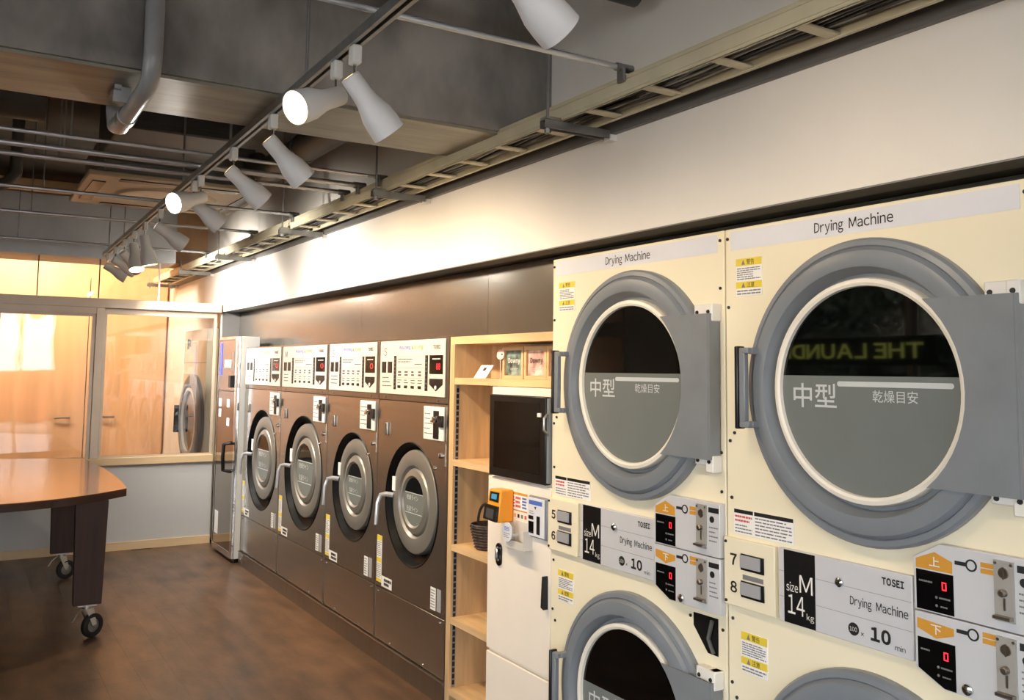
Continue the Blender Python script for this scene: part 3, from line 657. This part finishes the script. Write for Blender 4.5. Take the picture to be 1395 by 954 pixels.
m = MB().quad(0.163, 0.285, 0.966, 0.975, -0.0015).quad(0.163, 0.285, 0.908, 0.912, -0.0015); m.build('orange_band', 'orange_print', q)
m = MB(); print_lines(m, 0.17, 0.20, 0.918, 0.962, 4, -0.0016, rng, 0.5); print_lines(m, 0.205, 0.24, 0.918, 0.962, 3, -0.0016, rng, 0.6); m.build('small_print', 'ink_red', q)
m = MB(); print_lines(m, 0.25, 0.28, 0.918, 0.962, 4, -0.0016, rng, 0.6); m.build('small_print', 'ink_blue', q)
for k in range(5): rect(0.17+k*0.024, 0.182+k*0.024, -0.001, 0.0, 0.884, 0.897).build('payment_mark', ('ink_blue', 'ink_orange', 'ink', 'fine_print', 'ink_red')[k], p)
# bill reader
q = MB().box(0.306, 0.430, -0.012, 0.0, 0.832, 0.978).build('bill_reader', 'ring_grey', p, bevel=0.008)
f = rect(0.310, 0.416, -0.016, -0.012, 0.838, 0.972).build('face_plate', 'strip_grey', q, bevel=0.003)
rect(0.320, 0.403, -0.0168, -0.016, 0.948, 0.963).build('blue_label', 'ink_blue', f)
rect(0.318, 0.348, -0.0172, -0.016, 0.896, 0.909).build('slot', 'black', f); rect(0.318, 0.350, -0.0172, -0.016, 0.848, 0.889).build('bill_window', 'black_gloss', f); rect(0.370, 0.390, -0.0172, -0.016, 0.848, 0.911).build('bill_slot', 'black', f)
MB()._add([(0.353, -0.0168, 0.942), (0.368, -0.0168, 0.942), (0.3605, -0.0168, 0.932)], [(2, 1, 0)]).build('arrow', 'ink', f)
m = MB(); print_lines(m, 0.323, 0.353, 0.914, 0.928, 2, -0.0168, rng, 0.4); m.build('caption', 'fine_print', f)
# orange reader
RA, RB, RC, RD = (0.104, -0.056, 0.980), (0.192, -0.056, 0.982), (0.100, -0.070, 0.868), (0.192, -0.070, 0.864)
q = MB()._add([RA, RB, (0.192, -0.002, 0.982), (0.104, -0.002, 0.980), RC, RD, (0.192, -0.002, 0.864), (0.100, -0.002, 0.868)],
              [(0, 1, 2, 3), (7, 6, 5, 4), (0, 4, 5, 1), (1, 5, 6, 2), (2, 6, 7, 3), (3, 7, 4, 0)]).build('card_reader', 'orange_plastic', p, bevel=0.005)
def slab(pts, off, name, material, par):
    a = [Vector(v) for v in pts]; n = (a[1]-a[0]).cross(a[3]-a[0]).normalized(); n = n if n.y < 0 else -n
    return MB()._add([v+n*off for v in a]+[v for v in a], [(0, 1, 2, 3), (0, 4, 5, 1), (1, 5, 6, 2), (2, 6, 7, 3), (3, 7, 4, 0)]).build(name, material, par)
def onr(s, t):   # point on the slanting face of the reader
    a = Vector(RA).lerp(Vector(RB), s); b = Vector(RC).lerp(Vector(RD), s); return a.lerp(b, t)
def face(s0, s1, t0, t1): return [onr(s0, t0), onr(s1, t0), onr(s1, t1), onr(s0, t1)]
k = slab(face(0.18, 0.88, 0.08, 0.38), 0.003, 'display_bezel', 'black', q); slab([v+Vector((0, -0.0036, 0)) for v in face(0.34, 0.76, 0.14, 0.30)], 0.001, 'display', 'lcd_blue', k)
k = slab(face(0.0, 0.98, 0.50, 0.98), 0.010, 'reader_pad', 'black', q); slab([v+Vector((0, -0.0105, 0)) for v in face(0.2, 0.8, 0.6, 0.9)], 0.001, 'target', 'unit_dark', k)
# plastic tray and round tag
MB().box(0.200, 0.203, -0.040, 0.0, 0.785, 0.850).box(0.317, 0.320, -0.040, 0.0, 0.785, 0.850).box(0.203, 0.317, -0.040, -0.037, 0.785, 0.81).box(0.200, 0.320, -0.040, 0, 0.782, 0.785).box(0.21, 0.30, -0.004, 0.0, 0.79, 0.872).build('receipt_tray', 'clear_plastic', p)
q = MB().lathe([(0.034, -0.052), (0.034, -0.048)], 0.228, 0.838, 28).box(0.224, 0.232, -0.048, 0.0, 0.820, 0.828).build('round_tag', 'strip_grey', p)
m = MB(); print_lines(m, 0.211, 0.246, 0.842, 0.858, 3, -0.0526, rng, 0.5); m.build('caption', 'ink_blue', q); m = MB(); print_lines(m, 0.208, 0.249, 0.816, 0.836, 3, -0.0526, rng, 0.35); m.build('caption', 'fine_print', q)
q = MB().prism([(0.092+0.020*math.cos(t), (0.752 if math.sin(t) > 0 else 0.708)+0.020*math.sin(t)) for t in [2*math.pi*i/24+0.01 for i in range(24)]], -0.006, 0.0).build('lock_plate', 'black', p, bevel=0.001)
MB().tube([(0.092, -0.006, 0.755), (0.092, -0.014, 0.75), (0.092, -0.014, 0.715), (0.092, -0.006, 0.71)], 0.006).build('lock_handle', 'chrome', q)
MB().prism([(0.412, 0.712), (0.420, 0.712), (0.422, 0.60), (0.405, 0.605)], -0.02, 0.0).build('lever', 'rubber', p)

# ------------------------------------------------------------------ folding table on castors
cx, cy = -0.02, 6.26
def outline(off=0.0):
    pts = []
    hx, hy = 0.90-off, 0.82-off
    near = [(-0.9, 0), ]
    for i in range(25):
        t = -1+2*i/24; pts.append((cx+t*0.878, cy-hy-0.375*(1-abs(t)**2.6)+0.0))
    for i in range(1, 12):
        t = -1+2*i/12; pts.append((cx+0.878+0.034*(1-t*t), cy+t*hy))
    for i in range(25):
        t = 1-2*i/24; pts.append((cx+t*0.878, cy+hy+0.20*(1-abs(t)**2.6)+0.22))
    for i in range(1, 12):
        t = 1-2*i/12; pts.append((cx-0.878-0.034*(1-t*t), cy+t*hy))
    return pts
tb = thing('folding_table', (0, 0, 0), 0, 'large brown boat-shaped wooden table on castors', 'table')
MB().prism(outline(), 0.744, 0.75, 'z').build('table_top', 'table_wood', tb)
MB().prism([(cx+(a-cx)*0.9995, cy+(b-cy)*0.9995) for a, b in outline()], 0.708, 0.744, 'z').build('table_edge', 'table_edge', tb)
def table_leg(x, y, fl_):
    lg = MB()._add([(x-0.082, y-0.03, 0.708), (x+0.078, y-0.03, 0.708), (x+0.078, y+0.03, 0.708), (x-0.082, y+0.03, 0.708), (x-0.070, y-0.03, 0.172), (x+0.066, y-0.03, 0.172), (x+0.066, y+0.03, 0.172), (x-0.070, y+0.03, 0.172)],
               [(0, 1, 2, 3), (7, 6, 5, 4), (0, 4, 5, 1), (1, 5, 6, 2), (2, 6, 7, 3), (3, 7, 4, 0)]).build('leg', 'leg_wood', tb, bevel=0.002)
    an = R(32 if y < 6 else 20); c, s = math.cos(an), math.sin(an)
    wx, wy = x+0.028, y-0.008
    cst = MB().box(x-0.045, x+0.045, y-0.029, y+0.029, 0.164, 0.172).tube([(x, y, 0.166), (x, y, 0.150)], 0.024, 14)
    ax = Vector((-s, c, 0)); dr = Vector((c, s, 0)); ctr = Vector((wx, wy, 0.062))
    for q in (-1, 1):
        a = Vector((x, y, 0.150))+ax*0.020*q; b = ctr+ax*0.020*q
        cst._add([a-dr*0.022, a+dr*0.024, b+dr*0.012, b-dr*0.012, a-dr*0.022+ax*0.003*q, a+dr*0.024+ax*0.003*q, b+dr*0.012+ax*0.003*q, b-dr*0.012+ax*0.003*q], [(0, 1, 2, 3), (4, 5, 6, 7), (0, 1, 5, 4), (1, 2, 6, 5), (2, 3, 7, 6), (3, 0, 4, 7)])
    cst.tube([ctr-ax*0.026, ctr+ax*0.026], 0.007)
    cst.tube([Vector((x, y, 0.150))-dr*0.03, Vector((x, y, 0.128))-dr*0.062, Vector((x, y, 0.095))-dr*0.085], 0.005)
    co = cst.build('castor', 'steel', tb)
    w = MB(); prof = [(0.034, -0.012), (0.050, -0.014), (0.060, -0.011), (0.062, -0.004), (0.062, 0.004), (0.060, 0.011), (0.050, 0.014), (0.034, 0.012)]
    w.lathe(prof, 0, 0, 32, closed=True)
    w.v = [tuple(ctr+dr*v[0]+ax*v[1]+Vector((0, 0, v[2]))) for v in w.v]; w.build('tyre', 'rubber', co)
    w = MB().lathe([(0.035, -0.009), (0.012, -0.012), (0.012, 0.012), (0.035, 0.009)], 0, 0, 24); w.v = [tuple(ctr+dr*v[0]+ax*v[1]+Vector((0, 0, v[2]))) for v in w.v]; w.build('hub', 'galvanised', co)
for x in (0.674, -0.714):
    table_leg(x, 5.34, 0); table_leg(x+0.02 if x > 0 else x-0.02, 6.86, 0)

# ------------------------------------------------------------------ overhead: tray, conduits, track lights
XL, XR_ = 1.669, 1.815
tr = thing('cable_tray', (XL, 0.3, 2.245), 0, 'cream ladder cable tray running along the white wall', 'cable tray')
Y1 = 9.62-0.3
for q, (a, b) in enumerate(((0, 0.012), (XR_-XL-0.012, XR_-XL))):
    MB().box(a if q == 0 else b-0.003, a+0.003 if q == 0 else b, 0, Y1, 0, 0.062 if q == 0 else 0.03).box(a, b-0.004*(q == 0), 0, Y1, 0, 0.003).box(a, b, 0, Y1, 0.058 if q == 0 else 0.027, 0.062 if q == 0 else 0.03).build('side_rail', 'tray_paint', tr, bevel=0.0008)
if True:
    m = MB().box(-0.0025, 0, 0, Y1, 0.012, 0.016).box(-0.0025, 0, 0, Y1, 0.048, 0.051); m.build('rail_rib', 'tray_paint', tr)
rg0 = None
y = 1.16-0.285*3-0.3
while y < Y1:
    if y > 0:
        if rg0 is None: rg0 = MB().box(0.003, XR_-XL-0.003, -0.018, 0.018, 0.004, 0.013).build('rung', 'tray_paint', tr, bevel=0.003); o = rg0
        else: o = rg0.copy(); COL.objects.link(o); o.parent = tr
        o.location = (0, y, 0)
    y += 0.285
rng = random.Random(11)
cabs = thing('cable_bundle', (XL, 0.3, 2.245), 0, 'grey and black cables lying loose in the ladder tray', 'cables')
for k in range(34):
    x0 = 0.016+(k*7 % 34)/34*0.116; pts = []
    for i in range(49):
        pts.append((min(0.132, max(0.014, x0+0.022*math.sin(i*0.9+k)*rng.uniform(0.3, 1))), i*Y1/48, 0.019+0.006*(k % 4)+rng.uniform(0, 0.004)))
    MB().tube(pts, rng.uniform(0.0035, 0.006), 6).build('cable', ('cable', 'pipe_dark', 'cable_dark')[k % 3], cabs)
rect(0.010, XR_-XL-0.010, 0, Y1, 0.055, 0.057).build('shade_sheet', 'cable_dark', tr)  # added dark sheet, stands in for the shade between the rungs
# struts that carry the tray, each with two hanger rods
for i, y in enumerate((0.98, 2.44, 3.865, 5.27, 6.80, 8.08, 9.55)):
    u = thing('strut_hanger', (0, y, 0), 0, ['galvanised strut under the cable tray at the right edge of the picture', 'galvanised strut under the cable tray beside the concrete beam', 'galvanised strut under the tray, first beyond the concrete beam', 'galvanised strut under the tray, second beyond the concrete beam', 'galvanised strut under the tray above the farthest washer', 'galvanised strut under the tray just beyond the glazed partition', 'galvanised strut at the far end of the cable tray'][i], 'strut', 'tray struts')
    m = MB().box(1.605, 1.872, -0.016, -0.013, 2.215, 2.243).box(1.605, 1.872, 0.013, 0.016, 2.215, 2.243).box(1.605, 1.872, -0.013, 0.013, 2.240, 2.243); m.build('channel', 'galvanised', u)
    rect(1.868, 1.899, -0.016, 0.016, 2.210, 2.231).build('end_cap', 'white_plastic', u)
    if 2.84 < y+0 < 3.27: continue
    for x in (1.625,): MB().tube([(x, 0, 2.20), (x, 0, 2.952 if y < 7.9 else 2.34)], 0.005).build('threaded_rod', 'galvanised', u)
    MB().tube([(1.625, 0, 2.20), (1.625, 0, 2.214)], 0.011, 6).build('nut', 'galvanised', u)
    rect(1.61, 1.664, -0.02, 0.02, 2.2435, 2.252).build('clamp', 'galvanised', u)
# conduits across the room, lying on the tray side
CL = ['thin steel conduit crossing in front of the concrete beam', 'thin steel conduit crossing just beyond the concrete beam', 'thick steel conduit, nearer of the close pair', 'thick steel conduit, farther of the close pair', 'steel conduit crossing under the ceiling air conditioner', 'steel conduit crossing above the drooping far track lights', 'steel conduit crossing just before the glazed partition']
for i, (y, z, r) in enumerate(((2.097, 2.330, 0.009), (3.914, 2.320, 0.008), (4.18, 2.325, 0.013), (4.39, 2.325, 0.011), (5.20, 2.325, 0.010), (6.05, 2.325, 0.010), (7.35, 2.325, 0.009))):
    u = thing('steel_conduit', (0, y, z), 0, CL[i], 'pipe', 'cross conduits')
    MB().tube([(-2.6, 0, 0), (1.70, 0, 0)], r, 12).build('pipe', 'conduit', u)
    MB().box(1.655, 1.663, -0.015, 0.015, -0.045, 0.0).build('clamp', 'galvanised', u)
    MB().lathe([(r+0.004, 1.64), (r+0.004, 1.70)], 0, 0, 12, 'x').build('coupling', 'galvanised', u)
    for x in (-1.9, 0.35): MB().tube([(x, 0, 0), (x, 0, 2.955-z)], 0.004, 6).build('hanger_rod', 'galvanised', u)
# lighting track
TA, TB = Vector((0.815, 0.2, 2.262)), Vector((0.953, 7.55, 2.262))
def tp(y): return TA.lerp(TB, (y-TA.y)/(TB.y-TA.y))
trk = thing('lighting_track', TA, 0, 'long steel-grey lighting track carrying the spot heads', 'lighting track')
d = TB-TA; n = Vector((d.y, -d.x, 0)).normalized()
def along(a, b, z0, z1):
    A, B = Vector((0, 0, 0)), d
    return [A+n*a+Vector((0, 0, z0)), A+n*b+Vector((0, 0, z0)), B+n*b+Vector((0, 0, z0)), B+n*a+Vector((0, 0, z0)), A+n*a+Vector((0, 0, z1)), A+n*b+Vector((0, 0, z1)), B+n*b+Vector((0, 0, z1)), B+n*a+Vector((0, 0, z1))]
BF = [(3, 2, 1, 0), (4, 5, 6, 7), (0, 1, 5, 4), (1, 2, 6, 5), (2, 3, 7, 6), (3, 0, 4, 7)]
MB()._add(along(-0.017, -0.006, 0, 0.022), BF)._add(along(0.006, 0.017, 0, 0.022), BF)._add(along(-0.017, 0.017, 0.022, 0.027), BF).build('channel', 'galvanised', trk)
MB()._add(along(-0.006, 0.006, 0.010, 0.022), BF).build('contact_groove', 'black', trk)
for y in (0.9, 2.6, 3.55, 4.5, 6.5, 7.3):
    v = tp(y)-TA; MB().tube([(v.x, v.y, 0.027), (v.x, v.y, 0.69)], 0.005, 8).build('hanger_rod', 'galvanised', trk)
HEAD = [(0.020, 0.0), (0.026, 0.002), (0.027, 0.010), (0.028, 0.055), (0.030, 0.075), (0.037, 0.100), (0.043, 0.120), (0.0455, 0.150), (0.046, 0.178), (0.0435, 0.178), (0.042, 0.150), (0.034, 0.110)]
def spot(y, aim, label, lit='bulb_warm', power=75, size=120, drop=0.0):
    t = tp(y); aim = Vector(aim).normalized()
    p = thing('track_spotlight', t, 0, label, 'spotlight', 'track spotlights')
    rect(-0.013, 0.013, -0.019, 0.019, -0.050, 0.0).build('adapter', 'white_plastic', p, bevel=0.005)
    MB().tube([(0, 0, -0.050), (0, 0, -0.098)], 0.005, 8).build('stem', 'chrome', p)
    o0 = Vector((0, 0, -0.100))-aim*0.022
    rot = Vector((0, 0, 1)).rotation_difference(aim).to_matrix()
    m = MB().lathe(HEAD, 0, 0, 32, 'z', closed=True).lathe([(0.021, 0.001), (0.001, 0.001)], 0, 0, 32, 'z', closed=True); m.v = [tuple(o0+rot @ Vector(v)) for v in m.v]
    h = m.build('lamp_head', 'lamp_white', p)
    m = MB().lathe([(0.0425, 0.160), (0.030, 0.168), (0.001, 0.172)], 0, 0, 24, 'z', closed=True); m.v = [tuple(o0+rot @ Vector(v)) for v in m.v]
    m.build('bulb', lit, h)
    L = bpy.data.lights.new('spot_lamp', 'SPOT'); L.energy = power; L.spot_size = R(size); L.spot_blend = 1.0; L.shadow_soft_size = 0.035
    L.color = (1.0, 0.80, 0.56) if lit == 'bulb_warm' else (1.0, 0.94, 0.86)
    lo = bpy.data.objects.new('lamp_light', L); COL.objects.link(lo); lo.parent = p
    lo.location = o0+aim*0.182; lo.rotation_euler = aim.to_track_quat('-Z', 'Y').to_euler()
spot(1.40, (1, 0.05, -0.70), 'white track spotlight cut off by the top edge of the picture', power=14, size=120)
spot(2.188, (1, 0.05, -1.12), 'white track spotlight before the concrete beam, turned towards the dryers', power=22)
spot(2.330, (-1, -0.42, -0.50), 'lit white track spotlight before the concrete beam with warm glowing mouth', power=40)
spot(2.949, (1, 0.05, -0.95), 'grey-white track spotlight under the concrete beam, first beyond the warm lit one', power=38)
spot(3.487, (1, 0.05, -0.80), 'grey-white track spotlight, second beyond the warm lit one')
spot(4.08, (-1, -0.62, -0.40), 'lit track spotlight with bright white mouth facing the viewer', lit='bulb_white', power=40)
spot(4.22, (1, 0.0, -0.75), 'track spotlight turned to the wall, paired with the bright white lit one')
spot(5.10, (1, 0.1, -0.62), 'track spotlight pointing right at the far end, above the drooping cluster', lit='bulb_white', power=120, size=140)
spot(5.60, (0.22, 0.0, -1), 'track spotlight hanging straight down in the far cluster')
spot(6.02, (0.1, -0.35, -1), 'track spotlight with glowing mouth hanging down in the far cluster', power=40)
spot(6.45, (1, 0.5, -0.9), 'track spotlight third from the far end of the track', lit='bulb_white', power=120, size=140)
spot(6.90, (1, 0.2, -0.5), 'track spotlight second from the far end of the track', lit='bulb_white', power=120, size=140)
spot(7.35, (1, -0.1, -0.55), 'track spotlight at the far end of the track', lit='bulb_white', power=120, size=140)

# ceiling services beyond the beam
u = thing('drain_pipe', (0, 0, 0), 0, 'grey pipe coming down the concrete beam and bending under it', 'pipe')
pts = [(0.456, 2.79, 2.952), (0.456, 2.79, 2.42), (0.456, 2.79, 2.345), (0.4555, 2.793, 2.315), (0.455, 2.803, 2.287), (0.454, 2.825, 2.263), (0.452, 2.86, 2.252), (0.449, 2.95, 2.245), (0.440, 3.215, 2.230)]
MB().tube(pts, 0.027, 18).build('pipe', 'pipe_grey', u)
MB().tube([(0.44, 3.20, 2.236), (0.438, 3.27, 2.232), (0.436, 3.325, 2.245), (0.434, 3.35, 2.29), (0.434, 3.355, 2.36), (0.434, 3.355, 2.95)], 0.031, 18).build('elbow', 'pipe_grey', u)
MB().lathe([(0.033, 3.14), (0.033, 3.20)], 0.443, 2.238, 18).build('collar', 'galvanised', u)
MB().box(0.38, 0.43, 3.00, 3.02, 2.24, 2.289).box(0.38, 0.40, 2.98, 3.10, 2.275, 2.289).build('bracket', 'galvanised', u)
u = thing('vent_unit', (0, 0, 0), 0, 'dark grey metal ventilation box hanging beyond the concrete beam', 'ventilation unit')
rect(0.62, 1.22, 4.6, 5.4, 2.56, 2.86).build('casing', 'unit_dark', u, bevel=0.01); rect(0.66, 1.18, 4.596, 4.6, 2.60, 2.80).build('access_panel', 'unit_dark', u)
for x in (0.66, 1.18): MB().tube([(x, 4.7, 2.86), (x, 4.7, 2.952)], 0.006).build('hanger_rod', 'galvanised', u)
u = thing('ceiling_cassette', (0, 0, 0), 0, 'beige ceiling air conditioner with curved louvres beyond the vent box', 'air conditioner')
rect(0.66, 1.50, 5.45, 6.35, 2.50, 2.74).build('casing', 'galvanised', u); q = rect(0.58, 1.58, 5.40, 6.40, 2.47, 2.50).build('panel', 'cassette', u, bevel=0.008)
MB().lathe([(0.30, 2.470), (0.29, 2.455), (0.24, 2.452), (0.22, 2.462)], 1.08, 5.90, 40, 'z').build('grille', 'cassette', q)
for a, b, c_, e in ((0.75, 1.41, 5.44, 5.51), (0.75, 1.41, 6.29, 6.36), (0.62, 0.69, 5.57, 6.23), (1.47, 1.54, 5.57, 6.23)): rect(a, b, c_, e, 2.464, 2.47).build('louvre', 'black', q)
for x in (0.70, 1.46): MB().tube([(x, 5.9, 2.74), (x, 5.9, 2.952)], 0.006).build('hanger_rod', 'galvanised', u)
u = thing('round_duct', (0, 0, 0), 0, 'round brown-grey duct running along the wall above the tray', 'duct')
MB().tube([(1.50, 3.262, 2.56), (1.50, 5.2, 2.56), (1.50, 5.40, 2.64)], 0.075, 20).build('duct', 'pipe_dark', u); MB().lathe([(0.08, 3.6), (0.08, 3.64)], 1.50, 2.56, 20).lathe([(0.08, 4.5), (0.08, 4.54)], 1.50, 2.56, 20).build('band', 'galvanised', u)
MB().tube([(1.50, 3.62, 2.63), (1.50, 3.62, 2.952)], 0.005).build('hanger_rod', 'galvanised', u)
u = thing('dark_pipe', (0, 0, 0), 0, 'dark pipe with an elbow beyond the concrete beam at the left', 'pipe')
MB().tube([(-2.6, 3.75, 2.55), (0.16, 3.75, 2.53), (0.24, 3.75, 2.55), (0.27, 3.75, 2.62), (0.27, 3.75, 2.952)], 0.035, 14).build('pipe', 'pipe_dark', u)
u = thing('dark_duct', (0, 0, 0), 0, 'thick dark duct high under the slab at the left', 'duct')
MB().tube([(-2.6, 4.7, 2.66), (0.30, 4.6, 2.64)], 0.11, 20).build('duct', 'pipe_dark', u); MB().tube([(-0.2, 4.66, 2.74), (-0.2, 4.66, 2.952)], 0.006).build('hanger_rod', 'galvanised', u)
u = thing('drop_pipe', (0, 0, 0), 0, 'dark vertical pipe hanging at the left before the white duct', 'pipe')
MB().tube([(0.24, 5.6, 2.952), (0.24, 5.6, 2.47), (0.20, 5.66, 2.42), (0.10, 5.8, 2.40)], 0.032, 14).build('pipe', 'pipe_dark', u)
tag(rect(-2.6, 0.95, 6.60, 6.68, 2.56, 2.62).build('timber_batten', 'frame_wood'), 'beige timber batten across the ceiling before the white duct', 'batten')
tag(MB().tube([(-2.6, 2.2, 2.625), (1.80, 2.2, 2.625)], 0.04, 14).build('ceiling_pipe', 'pipe_dark'), 'short black pipe end at the top edge above the tray', 'pipe')

# ------------------------------------------------------------------ room beyond the partition
p = thing('back_room_dryer', (1.80, 8.64, 0), R(-90), 'cream dryer seen through the glazed partition at the far right', 'dryer')
rect(0, 0.86, 0, 0.09, 0.02, 1.745).build('body', 'cream', p, bevel=0.004)
rect(0.0, 0.86, -0.003, 0.0, 1.457, 1.462).build('seam', 'line_grey', p)
k = rect(0.12, 0.30, -0.006, 0.0, 1.55, 1.70).build('control_panel', 'cream_dark', p); rect(0.15, 0.21, -0.008, -0.006, 1.58, 1.67).build('display', 'ink', k); rect(0.22, 0.28, -0.008, -0.006, 1.60, 1.66).build('button', 'fine_print', k)
MB().lathe([(0.40, 0.0), (0.40, -0.03), (0.37, -0.05), (0.31, -0.055), (0.29, -0.005)], 0.46, 0.96, 64, closed=True).build('door_surround', 'ring_grey', p)
d = MB().lathe([(0.285, 0.0), (0.285, -0.045), (0.26, -0.05), (0.258, -0.03)], 0.46, 0.96, 64, closed=True).build('door', 'rim_cream', p)
MB().lathe([(0.26, -0.028), (0.26, -0.03)], 0.46, 0.96, 48).build('glass', 'door_glass', d); rect(0.09, 0.115, -0.09, -0.02, 0.84, 1.08).build('handle', 'black', d, bevel=0.004)
for i, (x, y) in enumerate(((-0.2, 9.1), (0.75, 8.95))):
    u = thing('ceiling_lamp', (x, y, 0), 0, ('glowing round ceiling lamp at the left in the room beyond', 'glowing round ceiling lamp at the right in the room beyond')[i], 'lamp', 'back room lamps')
    MB().lathe([(0.13, 2.95), (0.13, 2.93), (0.10, 2.90)], 0, 0, 32, 'z').build('base', 'white_plastic', u)
    MB().lathe([(0.12, 2.90), (0.11, 2.86), (0.07, 2.83), (0.001, 2.82)], 0, 0, 32, 'z').build('diffuser', 'bulb_warm', u)
    L = bpy.data.lights.new('lamp', 'POINT'); L.energy = 85; L.color = (1, 0.84, 0.64); L.shadow_soft_size = 0.12
    lo = bpy.data.objects.new('lamp_light', L); COL.objects.link(lo); lo.parent = u; lo.location = (0, 0, 2.70)

# ------------------------------------------------------------------ outside, seen only in reflections
struct('ground_outside', rect(-16, 16, -22, -3.1, -0.2, -0.05).box(-16, -2.7, -3.1, 14, -0.2, -0.05), 'asphalt')
struct('sky_screen', rect(-5.3, -5.1, 2.4, 9.6, -0.05, 3.6), 'leaf')  # added behind the hedge to block the bright sky
c = thing('red_car', (1.1, -6.4, -0.05), 0, 'red car parked outside the shop front, seen as a reflection in the glass', 'car')
prof = [(-2.0, 0.30), (-2.05, 0.62), (-1.85, 0.82), (-1.0, 0.92), (-0.55, 1.36), (0.85, 1.40), (1.55, 0.98), (2.0, 0.90), (2.05, 0.45), (1.95, 0.28)]
MB().prism(prof, -0.80, 0.80).build('body', 'car_red', c, bevel=0.06)
for s in (-1, 1): MB().prism([(-0.85, 0.95), (-0.48, 1.30), (0.80, 1.33), (1.32, 0.98)], 0.805*s, 0.815*s).build('side_window', 'car_glass', c)
for x in (-1.3, 1.3):
    for s in (-0.72, 0.72): MB().lathe([(0.31, s-0.10), (0.32, s), (0.31, s+0.10)], x, 0.32, 24).build('wheel', 'rubber', c)
rng = random.Random(5)
h = thing('garden_hedge', (-3.9, 2.6, -0.05), 0, 'dark green hedge outside the side window, mirrored in the dryer glass', 'hedge')
for k in range(5):
    hy = k*1.12
    MB().tube([(0, hy, 0), (0, hy, 1.2)], 0.05).build('trunk', 'pipe_dark', h)
    m = MB()
    for q in range(1500):
        t, ph = rng.uniform(0, 2*math.pi), math.acos(rng.uniform(-1, 1)); rr = rng.uniform(0.75, 1)
        cpt = Vector((0.55*math.sin(ph)*math.cos(t), 0.52*math.sin(ph)*math.sin(t), 1.55+1.4*math.cos(ph)))*1.0; cpt = Vector((cpt.x*rr, hy+cpt.y*rr, 1.55+(cpt.z-1.55)*rr))
        a = Vector((rng.uniform(-1, 1), rng.uniform(-1, 1), rng.uniform(-1, 1))).normalized()*0.07; b = a.cross(Vector((rng.uniform(-1, 1), rng.uniform(-1, 1), rng.uniform(-1, 1)))).normalized()*0.035
        m._add([cpt-a, cpt+b, cpt+a, cpt-b], [(0, 1, 2, 3)])
    m.build('foliage', 'leaf', h, fix=False)
sg = thing('window_sign', (-2.56, 4.05, 1.50), R(90), 'dark sign board lettered THE LAUNDRY at the side window', 'sign')
rect(0.0, 1.75, -0.005, 0.02, 0, 0.22).build('board', 'sign_board', sg)
text('THE LAUNDRY', 0.10, 1.65, 0.05, 0.17, -0.007, 'letter_glow', sg, weight=0.02)
